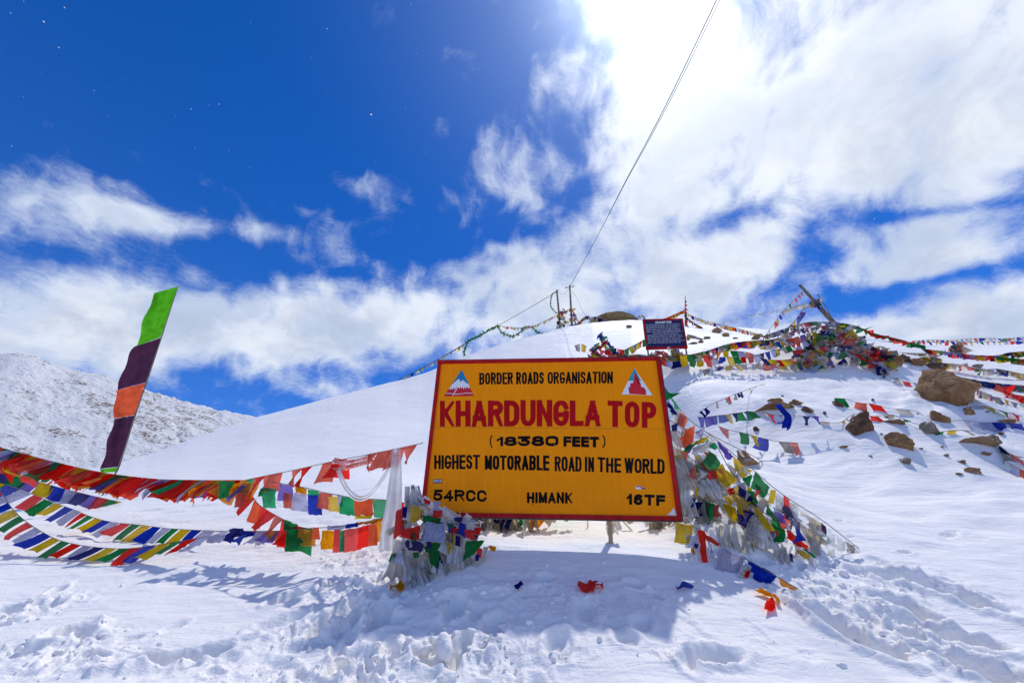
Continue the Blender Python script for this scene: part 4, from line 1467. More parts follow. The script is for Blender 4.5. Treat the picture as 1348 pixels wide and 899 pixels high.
for k, (q, c, f) in enumerate([(zq((405, 20), (450, 0), (445, 70), (400, 100)), 'X', 'c'), (zq((365, 60), (410, 40), (400, 95), (372, 85)), 'X', 'c'), (zq((400, 95), (470, 65), (440, 95), (400, 120)), 'G', 'c'), (zq((450, 70), (520, 40), (490, 75), (440, 90)), 'Y', 'c'),
                               (zq((455, 25), (495, 5), (480, 60), (448, 55)), 'W', 'c'), (zq((440, 95), (540, 60), (520, 110), (435, 130)), 'N', 'f'), (zq((345, 0), (375, -12), (370, 30), (350, 25)), 'b', 'c'),
                               (zq((358, 130), (376, 130), (374, 180), (358, 170)), 'Y', 'p'), (zq((400, 190), (430, 185), (425, 220), (400, 215)), 'Y', 'p'), (zq((440, 180), (475, 195), (465, 230), (440, 210)), 'b', 'c'),
                               (zq((395, 280), (440, 240), (485, 215), (455, 275)), 'T', 'f'), (zq((530, 262), (556, 268), (550, 295), (535, 290)), 'Y', 'p'), (zq((385, -60), (420, -30), (400, 20), (370, -10)), 'P', 'c'),
                               (zq((330, -110), (372, -50), (352, -46), (325, -80)), 'b', 'c'), (zq((350, -70), (410, -60), (395, 0), (345, 0)), 'N', 'f'), (zq((500, 55), (548, 90), (535, 110), (495, 80)), 'g', 'c')]):
    patch(e, root, q, 5.50 + .012 * (k % 5), c, f, seed=k + 25, bulge=.09)
m4 = px3([(898, 678, 5.4), (918, 697, 5.35), (945, 716, 5.3), (984, 737, 5.2), (1020, 757, 5.05), (1050, 775, 4.95)])
e, root, pos, L = flag_string('prayer_flag_string', 'lowest string of the right pile with a pale printed flag and a bright blue one', m4, '.', seed=23)
for k, (q, c, f) in enumerate([(zq((365, 425), (445, 435), (425, 520), (358, 515)), 'Y', 'p'), (zq((458, 455), (492, 462), (505, 600), (480, 600)), 'R', 'c'), (zq((490, 470), (560, 518), (545, 530), (490, 490)), 'R', 'c'),
                               (zq((565, 528), (672, 580), (628, 690), (532, 640)), 'W', 'p'), (zq((540, 625), (560, 650), (570, 680), (540, 640)), 'b', 'c'), (zq((650, 620), (700, 625), (680, 685), (625, 690)), 'n', 'f'),
                               (zq((655, 640), (695, 635), (685, 665), (660, 670)), 'R', 'c'), (zq((682, 590), (808, 658), (785, 698), (715, 680)), 'B', 'c'), (zq((812, 662), (905, 715), (880, 722), (830, 705)), 'O', 'c'),
                               (zq((430, 535), (445, 540), (456, 595), (436, 590)), 'O', 'c'), (zq((445, 515), (465, 520), (460, 540), (448, 535)), 'b', 'c')]):
    Y = 5.33 - max(0, (q[0][0] - 900)) / 120 * .28
    patch(e, root, q, Y, c, f, seed=k + 45, bulge=.04)
r0 = at(930, 650, 5.5)
e = empty('tattered_rag_heap', r0, 'heap of weathered grey and cream rags caught beside the right edge of the orange sign', 'rag heap')
rg = random.Random(77)
RR_ = [(zz3(375, 150), zz3(440, 280), .16, .12, 'N'), (zz3(395, 200), zz3(400, 330), .14, .16, 'N'), (zz3(440, 170), zz3(395, 300), .12, .10, 'N'), (zz3(360, 100), zz3(372, 220), .10, .12, 'N'),
       (zz3(500, 235), zz3(545, 320), .18, .16, 'N'), (zz3(470, 250), zz3(500, 300), .12, .2, 'N'), (zz3(490, 320), zz3(500, 425), .10, .30, 'n'), (zz3(520, 340), zz3(540, 410), .08, .14, 'n'),
       (zz3(410, 300), zz3(440, 400), .10, .18, 'N'), (zz3(395, 330), zz3(410, 400), .12, .12, 'N'), (zz3(560, 330), zz3(640, 350), .06, .06, 'N'), (zz3(590, 430), zz3(600, 540), .06, .16, 'N'), (zz3(620, 450), zz3(640, 545), .04, .10, 'S'),
       (zz3(720, 400), zz3(705, 510), .08, .20, 'n'), (zz3(750, 410), zz3(760, 540), .06, .18, 'N'), (zz3(780, 440), zz3(785, 500), .04, .14, 'n'), (zz3(840, 530), zz3(840, 615), .05, .16, 'n'), (zz3(870, 560), zz3(880, 600), .03, .03, 'b'),
       (zz3(420, 160), zz3(470, 220), .12, .12, 'N'), (zz3(555, 340), zz3(600, 380), .05, .10, 'N'), (zz3(810, 520), zz3(800, 585), .05, .12, 'N'), (zz3(350, 20), zz3(380, 100), .14, .12, 'N'), (zz3(700, 520), zz3(740, 580), .02, .02, 'G'),
       (zz3(490, 200), zz3(530, 250), .08, .14, 'n'), (zz3(660, 480), zz3(668, 560), .04, .12, 'N'), (zz3(455, 420), zz3(470, 500), .05, .10, 'S'), (zz3(520, 460), zz3(530, 540), .04, .12, 'S')]
for k, (a, b, w0, w1, c) in enumerate(RR_):
    mb = MB()
    Yt = 5.50 + .02 * (k % 4)
    mid = ((a[0] + b[0]) / 2 + rg.uniform(-3, 3), (a[1] + b[1]) / 2 + rg.uniform(-1, 4))
    rag(mb, px3([(a[0], a[1], Yt), (mid[0], mid[1], Yt - .05), (b[0], b[1], Yt - .03)]), w0, w1, rg, rg.choice((2, 3)), .25)
    mb.build('rag', M[('f' if k % 3 else 'c') + c], e, rel=r0)
    if w1 > .08:
        for q in range(2):
            dx, dy, sc_ = rg.uniform(-14, 14), rg.uniform(-10, 12), rg.uniform(.3, .6)
            mb = MB()
            yy = Yt + rg.uniform(.02, .12)
            rag(mb, px3([(a[0] + dx, a[1] + dy, yy), (mid[0] + dx + rg.uniform(-6, 6), mid[1] + dy, yy), (b[0] + dx + rg.uniform(-8, 8), b[1] + dy, yy - .04)]), max(w0, .08) * sc_, w1 * sc_, rg, 2, .3, nx=7)
            mb.build('rag', M[rg.choice('ffc') + rg.choice('SSSNNT')], e, rel=r0)

def fill_cloth(e, r0, poly_, Yf, n, cols, fams, smin, smax, seed):
    rng = random.Random(seed)
    xs_, ys_ = [p[0] for p in poly_], [p[1] for p in poly_]
    k = 0
    while k < n:
        x, y = rng.uniform(min(xs_), max(xs_)), rng.uniform(min(ys_), max(ys_))
        c = False
        j = len(poly_) - 1
        for i in range(len(poly_)):
            xi, yi = poly_[i]
            xj, yj = poly_[j]
            if (yi > y) != (yj > y) and x < (xj - xi) * (y - yi) / (yj - yi) + xi:
                c = not c
            j = i
        if not c:
            continue
        p = at(x, y, Yf(x, y))
        th = rng.gauss(-.5, .45)
        s = rng.uniform(smin, smax)
        a = Vector((math.cos(th), rng.gauss(0, .35), math.sin(th) * .8)).normalized() * s
        d = Vector((rng.gauss(-.1, .25), rng.gauss(-.1, .25), -1)).normalized() * s * rng.uniform(.8, 1.6)
        mb = MB()
        cloth(mb, p - a * .5, p + a * .5, d, rng, rng.choice(('rect', 'gather', 'gather', 'tri')), nx=8, ny=7, ripple=.16, curl=.4)
        mb.build('rag', M[rng.choice(fams) + rng.choice(cols)], e, rel=r0)
        k += 1


fill_cloth(e, r0, [(905, 600), (935, 590), (975, 635), (1010, 665), (1050, 695), (1100, 722), (1060, 722), (1010, 712), (960, 690), (920, 672), (900, 660)], lambda x, y: 5.62 + .04 * math.sin(x), 58, 'SSSNNTWLn', 'wfc', .10, .20, 5)
fill_cloth(e, r0, [(885, 545), (905, 560), (925, 580), (950, 610), (925, 625), (900, 610)], lambda x, y: 5.60, 26, 'XYGNSVRTN', 'wc', .10, .20, 6)
fill_cloth(e, r0, [(960, 600), (1000, 635), (1050, 672), (1100, 705), (1070, 705), (1010, 670), (965, 630)], lambda x, y: 5.70, 26, 'NTSnNYGb', 'wf', .09, .16, 7)

fill_cloth(e, r0, [(900, 690), (930, 700), (975, 728), (1000, 745), (960, 748), (925, 735), (905, 715)], lambda x, y: 5.33, 18, 'SSNLWT', 'wf', .07, .13, 8)
fill_cloth(e, r0, [(900, 600), (960, 610), (1040, 680), (1110, 722), (1000, 715), (910, 665)], lambda x, y: 5.48, 22, 'GYBRbVPOY', 'cwp', .10, .17, 9)
fill_cloth(bundle_e, bundle_r, [(530, 690), (545, 650), (600, 665), (645, 690), (640, 740), (600, 752), (560, 765), (525, 755)], lambda x, y: 5.24, 54, 'SSSNLWNT', 'wfc', .07, .14, 10)
fill_cloth(bundle_e, bundle_r, [(525, 700), (548, 662), (600, 676), (640, 700), (630, 730), (560, 730)], lambda x, y: 5.18, 16, 'RGBbYO', 'cp', .07, .12, 11)

# ---- behind the gap under the sign
r0 = at(750, 690, 6.2)
e = empty('tattered_rag_heap', r0, 'cream and yellow rags hanging just behind the bottom edge of the sign', 'rag heap')
for k, (a, b, w0, w1, c) in enumerate([((650, 676), (665, 698), .25, .12, 'T'), ((662, 678), (690, 701), .2, .1, 'n'), ((682, 676), (685, 693), .08, .12, 'G'), ((700, 674), (712, 690), .18, .30, 'O'),
                                       ((773, 684), (775, 704), .01, .03, 'T'), ((806, 684), (815, 700), .06, .1, 'T'), ((866, 684), (872, 698), .10, .12, 'n'), ((884, 684), (880, 706), .06, .08, 'T'), ((636, 682), (640, 690), .2, .1, 'b'),
                                       ((815, 686), (845, 706), .02, .02, 'T'), ((620, 676), (622, 690), .15, .1, 'b'), ((625, 678), (640, 700), .2, .2, 'T'), ((640, 676), (652, 692), .3, .2, 'S'), ((610, 680), (618, 704), .2, .15, 'T'), ((720, 676), (730, 686), .2, .2, 'T'), ((850, 680), (856, 692), .2, .1, 'S'), ((875, 680), (878, 702), .12, .10, 'N'), ((826, 680), (832, 688), .15, .08, 'T'), ((745, 676), (750, 684), .2, .1, 'E')]):
    mb = MB()
    rag(mb, px3([(a[0], a[1] - 6, 6.1), ((a[0] + b[0]) / 2, (a[1] + b[1]) / 2, 6.1), (b[0], b[1], 6.08)]), w0, w1, rg, 2, .25)
    mb.build('rag', M['c' + c], e, rel=r0)

fill_cloth(e, r0, [(612, 668), (725, 668), (715, 686), (690, 694), (650, 694), (625, 702), (612, 700)], lambda x, y: 6.05, 34, 'TTSNnTb', 'cw', .12, .22, 14)
fill_cloth(e, r0, [(845, 672), (892, 672), (890, 700), (870, 696), (850, 686)], lambda x, y: 6.0, 16, 'TSNn', 'cw', .10, .2, 15)
fill_cloth(e, r0, [(795, 676), (812, 676), (811, 694), (797, 694)], lambda x, y: 5.66, 5, 'TN', 'cw', .08, .12, 16)


# ---- scraps lying on the snow
def scrap(label, parts, seed=1):
    g = hit(*parts[0][0][0])
    e = empty('cloth_scrap', g, label, 'cloth scrap')
    for k, (q, c) in enumerate(parts):
        rng = random.Random(seed + k)
        P = [hit(*p) for p in q]
        n = 6
        rows = []
        for i in range(n + 1):
            v = i / n
            row = []
            for j in range(n + 1):
                u = j / n
                p = P[0] * (1 - u) * (1 - v) + P[1] * u * (1 - v) + P[2] * u * v + P[3] * (1 - u) * v
                p = p + Vector((0, 0, .035 + .03 * math.sin(6 * u + k) * math.sin(3 * v + seed) + rng.uniform(0, .012)))
                p.z = max(p.z, surf(p.x, p.y) + .006)
                row.append(p)
            rows.append(row)
        mb = MB()
        mb.quad_grid(rows)
        mb.build('cloth', M['c' + c], e, rel=g)
    return e


scrap('dark red crumpled cloth half buried in the shadow below the sign', [([(760, 777), (775, 772), (793, 776), (768, 786)], 'R'), ([(775, 774), (795, 774), (794, 781), (778, 783)], 'R')], 2)
scrap('navy scrap of cloth in the shaded snow left of the red one', [([(676, 778), (684, 775), (690, 778), (680, 782)], 'b')], 3)
scrap('bright blue cloth scrap on the snow near the right end of the shadow', [([(890, 777), (903, 775), (915, 778), (893, 784)], 'B')], 4)
scrap('yellow cloth corner on the snow below the left bundle', [([(513, 778), (531, 774), (532, 783), (512, 784)], 'O')], 5)
scrap('red and orange tassel of cloth lying on the snow at the lower right', [([(992, 783), (1005, 782), (1026, 792), (1018, 794)], 'O'), ([(1012, 796), (1020, 793), (1024, 810), (1008, 812)], 'R'), ([(1018, 788), (1027, 794), (1030, 803), (1024, 800)], 'O')], 6)


# ------------------------------------------------------------------ rocks
def rock_mesh(name, size, mat, seed, root, rot=0.0, sub=4, cuts=13, jag=.10, parent=None, flat=1.0):
    """angular boulder: a ball cut by random planes, then roughened. size = half extents"""
    rng = random.Random(seed)
    bm = bmesh.new()
    bmesh.ops.create_icosphere(bm, subdivisions=sub, radius=1.0)
    planes = []
    for _ in range(cuts):
        n = Vector((rng.gauss(0, 1), rng.gauss(0, 1), rng.gauss(0, .8))).normalized()
        planes.append((n, rng.uniform(.42, .78)))
    off = Vector((seed * 3.1, seed * 1.7, 0))
    for v in bm.verts:
        p = v.co.copy()
        for n, d in planes:
            k = p.dot(n)
            if k > d:
                p = p - n * (k - d) * .97
        p *= 1 + jag * mnoise.fractal(p * 1.6 + off, .8, 2.1, 6) + jag * .5 * (abs(mnoise.noise(p * 4 + off)) - .3) + jag * .3 * mnoise.noise(p * 11 + off)
        v.co = Matrix.Rotation(rot, 3, 'Y') @ Vector((p.x * size[0], p.y * size[1], p.z * size[2]))
    me = bpy.data.meshes.new(name)
    bm.to_mesh(me)
    bm.free()
    o = link(name, me, mat, parent)
    return o


ROCKS = [  # px, py (centre), width px, height px, material, tilt, label, seed
    (1241, 516, 80, 55, 'rock', 8, 'largest brown boulder, angular, on the snow slope at the right', 4),
    (1132, 562, 36, 36, 'rock_dark', 20, 'dark rough reddish brown rock left of the two smaller rounded ones', 7),
    (1184, 584, 38, 26, 'rock', -4, 'rounded brown rock with snow behind it, lowest of the mid slope rocks', 12),
    (1226, 568, 26, 20, 'rock_grey', 24, 'grey brown wedge of rock below the largest boulder', 15),
    (1192, 609, 15, 11, 'rock_grey', 10, 'small grey pointed stone in front of the rounded brown rock', 17),
    (1234, 552, 24, 18, 'rock', 40, 'flat brown slab tilted against the foot of the largest boulder', 18),
    (1285, 583, 38, 17, 'rock_snowy', 0, 'low brown rock capped with snow at the right', 21),
    (1281, 621, 20, 11, 'rock', 10, 'small low brown stone, lowest stone at the right', 23),
    (1262, 608, 16, 5, 'rock_dark', 5, 'thin flake of rock just above the lowest stone', 24),
    (1015, 538, 48, 14, 'rock', -3, 'long flat brown rock behind the row of blue flags', 25),
    (1049, 531, 18, 9, 'rock', 5, 'small brown stone at the upper right end of the long flat rock', 28),
    (1062, 541, 18, 10, 'rock_dark', 12, 'dark brown stone right of the long flat rock', 29),
    (1016, 528, 22, 4, 'rock', 0, 'thin brown slab lying above the long flat rock', 30),
    (1104, 533, 16, 12, 'rock_dark', -30, 'slanted brown stone at the left end of the blue and yellow flags', 32),
    (996, 566, 10, 8, 'rock_dark', 0, 'tiny dark stone between the two rows of flags right of the sign', 33),
    (1173, 556, 26, 9, 'rock_dark', 18, 'brown slab leaning in the snow right of the dark rough rock', 34),
    (1167, 549, 14, 5, 'rock', 0, 'small flake of rock above the leaning slab', 38),
    (1275, 545, 18, 13, 'rock', 25, 'brown stone at the right foot of the largest boulder', 35),
    (1321, 556, 24, 9, 'rock', -4, 'low brown rock beside the yellow flag at the far right', 36),
    (1171, 479, 26, 24, 'rock', 20, 'brown rock at the right foot of the flag covered cairn', 41),
    (1188, 474, 22, 12, 'rock_dark', 10, 'dark flat rock behind the brown rock at the foot of the cairn', 42),
    (1208, 479, 22, 12, 'rock', 16, 'brown rock between the cairn and the largest boulder', 43),
    (1232, 484, 26, 12, 'rock_dark', 20, 'brown slab on top of the ridge above the largest boulder', 44),
    (1287, 483, 14, 6, 'rock_grey', 4, 'small grey brown stone under the red garland at the right', 45),
    (983, 607, 36, 20, 'rock', 14, 'flat brown rock showing between the strings right of the sign', 46),
    (943, 436, 14, 8, 'rock', 0, 'brown stone, left one of the pair near the skyline', 50), (956, 441, 10, 8, 'rock', 10, 'brown stone, right one of the pair near the skyline', 51),
    (922, 450, 9, 5, 'rock', 0, 'small brown stone right of the navy board', 52), (931, 445, 11, 5, 'rock_dark', 0, 'small dark stone above and right of the navy board corner', 53),
    (982, 455, 18, 11, 'rock', 12, 'brown rock above the middle of the long flag row', 54), (996, 444, 16, 10, 'rock', -8, 'brown rock on the crest of the long flag row', 55),
    (906, 446, 6, 7, 'rock', 0, 'pale brown stone touching the right edge of the navy board', 56),
    (829, 430, 8, 6, 'rock_far', 0, 'small ochre stone left of the navy board near the skyline', 57),
    (1316, 492, 20, 5, 'rock_dark', 0, 'low dark stone near the right edge among the flags', 59),
    (1343, 478, 14, 8, 'rock', 0, 'brown stone at the right edge of the photo below the garland', 60),
    (1245, 600, 8, 5, 'rock_grey', 0, 'pebble left of the thin rock flake', 61),
]
def boulder(hx, hy, hz):
    # outline seen from the road, with facets meeting on a ridge that runs down the middle
    pts = [(-1.0, 0, -.28), (-.6, .1, .15), (-.42, .2, .5), (-.25, .0, 1.06), (.12, .0, 1.04), (.42, .1, .62), (.76, .1, .25), (1.0, 0, -.05), (.72, -.1, -.42), (.30, -.3, -.88), (-.02, -.4, -.98), (-.5, -.3, -.72),
           (-.05, -.75, .30), (.22, -.95, -.15), (-.4, -.6, -.1), (.10, -.85, -.55), (.62, -.65, .12), (.30, -.4, .48), (-.05, .4, .6), (.5, .7, .1), (-.5, .6, -.2), (.1, .8, -.6)]
    bm = bmesh.new()
    for p in pts:
        bm.verts.new(Vector((p[0] * hx, p[1] * hy, p[2] * hz)))
    bmesh.ops.convex_hull(bm, input=bm.verts)
    for q in [v for v in bm.verts if not v.link_faces]:
        bm.verts.remove(q)
    bmesh.ops.triangulate(bm, faces=bm.faces[:])
    bmesh.ops.subdivide_edges(bm, edges=bm.edges[:], cuts=13, use_grid_fill=True)
    bmesh.ops.triangulate(bm, faces=bm.faces[:])
    for _ in range(1):
        bmesh.ops.smooth_vert(bm, verts=bm.verts, factor=.5, use_axis_x=True, use_axis_y=True, use_axis_z=True)
    bm.normal_update()
    for v in bm.verts:
        q = v.co
        d = .045 * mnoise.fractal(q * 2.6, .8, 2.1, 6) + .05 * (abs(mnoise.noise(q * 3.3)) - .25) + .012 * mnoise.noise(q * 14)
        v.co = q + v.normal * d
    me = bpy.data.meshes.new('rock')
    bm.to_mesh(me)
    bm.free()
    return link('rock', me, M['rock'])


for px, py, wpx, hpx, m_, tl, lab, sd_ in ROCKS:
    g = hit(px, py + hpx * .30)
    zc_ = g.y * CP + g.z * SP
    s = zc_ / FPX * math.hypot(1, (px - IW / 2) / FPX) ** .3
    hx, hz = wpx * s / 2 * 1.12, hpx * s / 2 * 1.22
    hy = hx * .8
    if wpx > 60:
        o = boulder(hx * .83, hy * .8, hz * .90)
    else:
        o = rock_mesh('rock', (hx, hy, hz), M[m_], sd_, g, rot=rad(tl), sub=4 if wpx > 15 else 3, jag=.22)
    c = at(px, py, g.y + hy * .35)
    o.location = c
    o.rotation_euler = (0, 0, -math.atan2(c.x, c.y))
    o['label'] = lab
    o['category'] = 'rock'
    o['group'] = 'rocks in the snow'
rng = random.Random(19)
peb = rock_mesh('rock', (1, .8, .7), M['rock_dark'], 301, None, sub=2, cuts=7, jag=.2)
spots = [(1110, 590, 'little stone to the left below the dark rough rock'), (1146, 602, 'little stone between the dark rough rock and the small grey pointed stone'), (1160, 572, 'little stone just right of the dark rough rock'),
         (1212, 592, 'little stone between the rounded brown rock and the grey brown wedge'), (1240, 590, 'little stone right below the grey brown wedge of rock'), (1302, 601, 'little stone just below the snow capped rock at the right'),
         (1318, 572, 'little stone above the right end of the snow capped rock'), (1264, 626, 'little stone to the left of the lowest brown stone'), (1085, 545, 'little stone right of the dark brown stone by the long flat rock'),
         (1208, 545, 'little stone at the left foot of the largest boulder'), (1150, 528, 'little stone between the slanted stone and the largest boulder'), (1030, 522, 'little stone above the thin slab over the long flat rock'),
         (1302, 545, 'little stone between the largest boulder and the low rock at far right'), (1180, 500, 'little stone in the smooth snow below the foot of the cairn'), (968, 446, 'little stone between the stone pair and the row crest rock'),
         (912, 453, 'little stone closest to the lower right corner of the navy board')]
for k, (px, py, lab) in enumerate(spots):
    o = peb if k == 0 else peb.copy()
    if k:
        COL.objects.link(o)
    p = hit(px, py)
    s = p.y * rng.uniform(.0035, .009)
    o.location = (p.x, p.y, p.z + s * .05)
    o.scale = (s * rng.uniform(1, 1.9), s, s * rng.uniform(.5, .9))
    o.rotation_euler = (rng.uniform(-.3, .3), rng.uniform(-.4, .4), rng.uniform(0, 6))
    tag(o, lab, 'stone', 'little stones in the snow')
# the domed outcrop on the skyline
g = at(812, 421, 34.8)
o = rock_mesh('rock_outcrop', (1.75, 1.2, .55), M['rock_far'], 71, g, sub=5, cuts=5, jag=.08)
o.location = at(810, 421.5, 34.5)
tag(o, 'domed ochre rock outcrop on the skyline between the poles and the navy board', 'rock outcrop')

# ------------------------------------------------------------------ snow clods thrown up by feet
rg = random.Random(3)
bm = bmesh.new()
bmesh.ops.create_icosphere(bm, subdivisions=2, radius=1.0)
icov = np.array([v.co[:] for v in bm.verts])
icof = np.array([[v.index for v in f.verts] for f in bm.faces])
bm.free()
nr_ = np.random.default_rng(5)
xs, ys, ss = [], [], []
for x0, y0, sx, sy, rot, k in TRW:
    n = int(150 * k ** 1.8 * sx * sy / .3)
    a, b = nr_.normal(0, .52, (2, n))
    ca, sa = math.cos(rot), math.sin(rot)
    xs.append(x0 + (a * sx) * ca - (b * sy) * sa)
    ys.append(y0 + (a * sx) * sa + (b * sy) * ca)
    ss.append(.006 + .030 * nr_.random(n) ** 5)
for px, py, s in ((585, 855, .10), (498, 850, .045), (450, 878, .06), (540, 845, .04), (560, 868, .05), (620, 840, .05), (1110, 757, .05), (500, 872, .05), (545, 862, .07), (640, 845, .04), (470, 760, .05), (430, 770, .06), (990, 634 + 60, .04)):
    p = hit(px, py)
    xs.append([p.x]); ys.append([p.y]); ss.append([s])
xs, ys, ss = map(np.concatenate, (xs, ys, ss))
zs = snow_z(xs, ys)
V, Fc = [], []
for i in range(len(xs)):
    dr = nr_.normal(0, 1, (5, 3))
    dr /= np.linalg.norm(dr, axis=1)[:, None]
    j = np.ones((len(icov), 1))
    for q in dr:
        k_ = icov @ q
        j = np.minimum(j, (np.where(k_ > .01, .55 / np.maximum(k_, .01), 9))[:, None])
    j = j * (1 + nr_.uniform(-.12, .12, (len(icov), 1)))
    sc = ss[i] * nr_.uniform(.6, 1.3, 3)
    V.append(icov * j * sc + np.array([xs[i], ys[i], zs[i] + ss[i] * .1]))
    Fc.append(icof + i * len(icov))
me = bpy.data.meshes.new('snow_clods')
me.from_pydata(np.concatenate(V).tolist(), [], np.concatenate(Fc).tolist())
me.polygons.foreach_set('use_smooth', [True] * len(me.polygons))
tag(link('snow_clods', me, M['snow']), 'loose lumps of snow scattered over the trodden ground', 'snow clods', kind='stuff')

# ------------------------------------------------------------------ tall feather banner
BYD = 12.0
foot = hit(143, 634)
foot = at(138, 640, 12.0)
foot.z = surf(foot.x, foot.y) - .15
pt = at(234, 377, 12.0)
pole_px = [(134, 640), (150, 590), (170, 545), (187, 505), (203, 455), (216, 420), (234, 377)]
banner = empty('feather_banner', foot, 'tall leaning feather banner with green, plum and orange cloth behind the left strings', 'banner')
right = [(161, 607), (171, 583), (177.5, 546), (192, 504), (212, 446), (222, 415), (234, 377)]
mb = MB()
edge_pts = [at(*q, BYD) for q in ((155, 618), (165, 588), (178, 546), (193, 503), (212, 446), (223, 412), (235, 376))]
mb.tube([foot] + edge_pts, [.02] * 5 + [.016, .012, .010], 8)
mb.build('pole', M['wood'], banner, rel=foot)
# left and right outline of the cloth: (left), (right) and colour of the panel below
SEG = [((181, 455), (211.5, 444), (204, 386), (234.5, 377), 'E', (188, 425), (223, 412)),
       ((154, 513.5), (192.5, 503), (181, 455), (211.5, 444.5), 'p', (169, 470), (203, 472)),
       ((150, 551), (178, 546), (152.5, 514), (192.5, 503.5), 'X', (151, 530), (185, 525)),
       ((133, 617), (158, 614), (150, 551.5), (178, 546.5), 'p', (141, 585), (168, 580)),
       ((134, 622), (153, 621), (133.5, 617.5), (157.5, 614.5), 'E', (134, 619), (155, 618))]
for (bl2, br2, tl2, tr2, c, ml, mr) in SEG:
    rows = []
    n = 10
    for i in range(n + 1):
        v = i / n
        def q3(t_, m__, b_):
            a = (1 - v) ** 2
            # quadratic through top, middle, bottom
            l0, l1, l2 = 2 * (v - .5) * (v - 1), 4 * v * (1 - v), 2 * v * (v - .5)
            return (t_[0] * l0 + m__[0] * l1 + b_[0] * l2, t_[1] * l0 + m__[1] * l1 + b_[1] * l2)
        L_, R_ = q3(tl2, ml, bl2), q3(tr2, mr, br2)
        row = []
        for j in range(9):
            u = j / 8
            px, py = L_[0] * (1 - u) + R_[0] * u, L_[1] * (1 - u) + R_[1] * u
            yy = BYD + (.09 * math.sin(4.2 * u + .03 * py) + .05 * math.sin(9 * u - .05 * py)) * (1 - u) + .08 * (1 - u)
            row.append(at(px + (1 - u) * 1.6 * math.sin(.16 * py), py, yy))
        rows.append(row)
    mb = MB()
    mb.quad_grid(rows)
    mb.build('cloth_panel', M['c' + c], banner, rel=foot)

# ------------------------------------------------------------------ the two poles on the hilltop, cables and garland
PY = 33.5


def ground_at(px, Y):
    p = at(px, 430, Y)
    p.z = surf(p.x, p.y)
    return p


def hill_pole(label, fx, tx, ty, r, cross=None):
    f = ground_at(fx, PY)
    t = at(tx, ty, PY)
    e = empty('utility_pole', f, label, 'pole', 'utility poles on the hilltop')
    mb = MB()
    mb.tube([f - Vector((0, 0, .3)), f.lerp(t, .5), t], [r, r * .85, r * .7], 10)
    mb.build('pole', M['wood'], e, rel=f)
    if cross:
        a, b = at(*cross[0], PY), at(*cross[1], PY - .05)
        mb = MB()
        mb.tube([a, b], .035, 6)
        mb.build('crossbar', M['wood'], e, rel=f)
        for k in (.12, .5, .88):
            mb = MB()
            p = a.lerp(b, k)
            mb.tube([p, p + Vector((0, 0, .09)), p + Vector((0, 0, .14))], [.03, .045, .02], 8)
            mb.build('insulator', M['steel'], e, rel=f)
    else:
        mb = MB()
        mb.tube([t - Vector((.05, 0, .02)), t + Vector((.16, 0, .03))], .04, 6)
        mb.build('pole_cap', M['steel'], e, rel=f)
    return e


hill_pole('left weathered pole on the hilltop, hung with the green garland', 737.5, 733, 382, .10)
hill_pole('right hilltop pole with crossbar, from which the long overhead cable rises', 753, 750, 375.5, .10, ((744, 379.3), (756, 377)))


def wire(label, pts, r, name='cable', n=8):
    mb = MB()
    P = catmull(pts, n)
    mb.tube(P, r, 6)
    root = Vector(P[0])
    o = mb.build(name, M['cable'], None, rel=root)
    o.location = root
    return tag(o, label, 'cable', 'cables')


top = at(750.5, 377, PY)
wire('long dark cable rising from the hilltop pole across the white cloud to the top edge', px3([(750.5, 377, PY), (773, 336, 28.5), (797, 291, 24), (824, 238, 19.8), (852, 186, 16.4), (880, 132, 13.6), (912, 66, 11), (943, 1, 9), (985, -90, 7.2), (1060, -260, 5)]), .019)
wire('thin second cable running close beside the long overhead one', px3([(797, 291.5, 24.1), (824.6, 238.3, 20), (853.6, 186.3, 16.6), (882.6, 132, 13.8), (915.5, 66, 11.2), (947.2, 1, 9.2), (990, -90, 7.4), (1068, -260, 5.2)]), .013)
wire('straight guy cable from the left pole down to the slope behind the sign', px3([(733, 384, PY), (694, 407, 32.5), (655, 429, 31), (616, 450, 29.5), (570, 477, 27.5), (524, 500, 26)]), .022)
wire('thin loose wire looping between the tops of the two hilltop poles', px3([(734, 383.5, PY), (741, 387, PY), (747, 383, PY), (750, 379, PY)]), .012)
wire('thin guy wire dropping right from the crossbar pole to the rocks', px3([(753, 382, PY), (760, 394, PY), (766, 408, PY), (772, 417, PY)]), .010)
flag_string('prayer_flag_string', 'tiny faded flags along the lower end of the guy cable left of the sign', px3([(616, 450.5, 29.4), (590, 466, 28.4), (560, 483, 27.2), (545, 490, 26.8), (530, 497, 26)]), 'NTYNbnTNn', size=.26, step=.42, seed=31, long=.8, cord=.010, jit=.4)
flag_string('prayer_flag_string', 'tiny yellow and white flags from the guy cable up to the left pole base', px3([(655, 428.5, 31), (675, 431, 31.5), (690, 431, 32), (705, 428, 32.5), (722, 420, 33), (737, 413, PY)]), 'YWRTYWn', size=.26, step=.34, seed=32, long=.9, cord=.010, jit=.35)


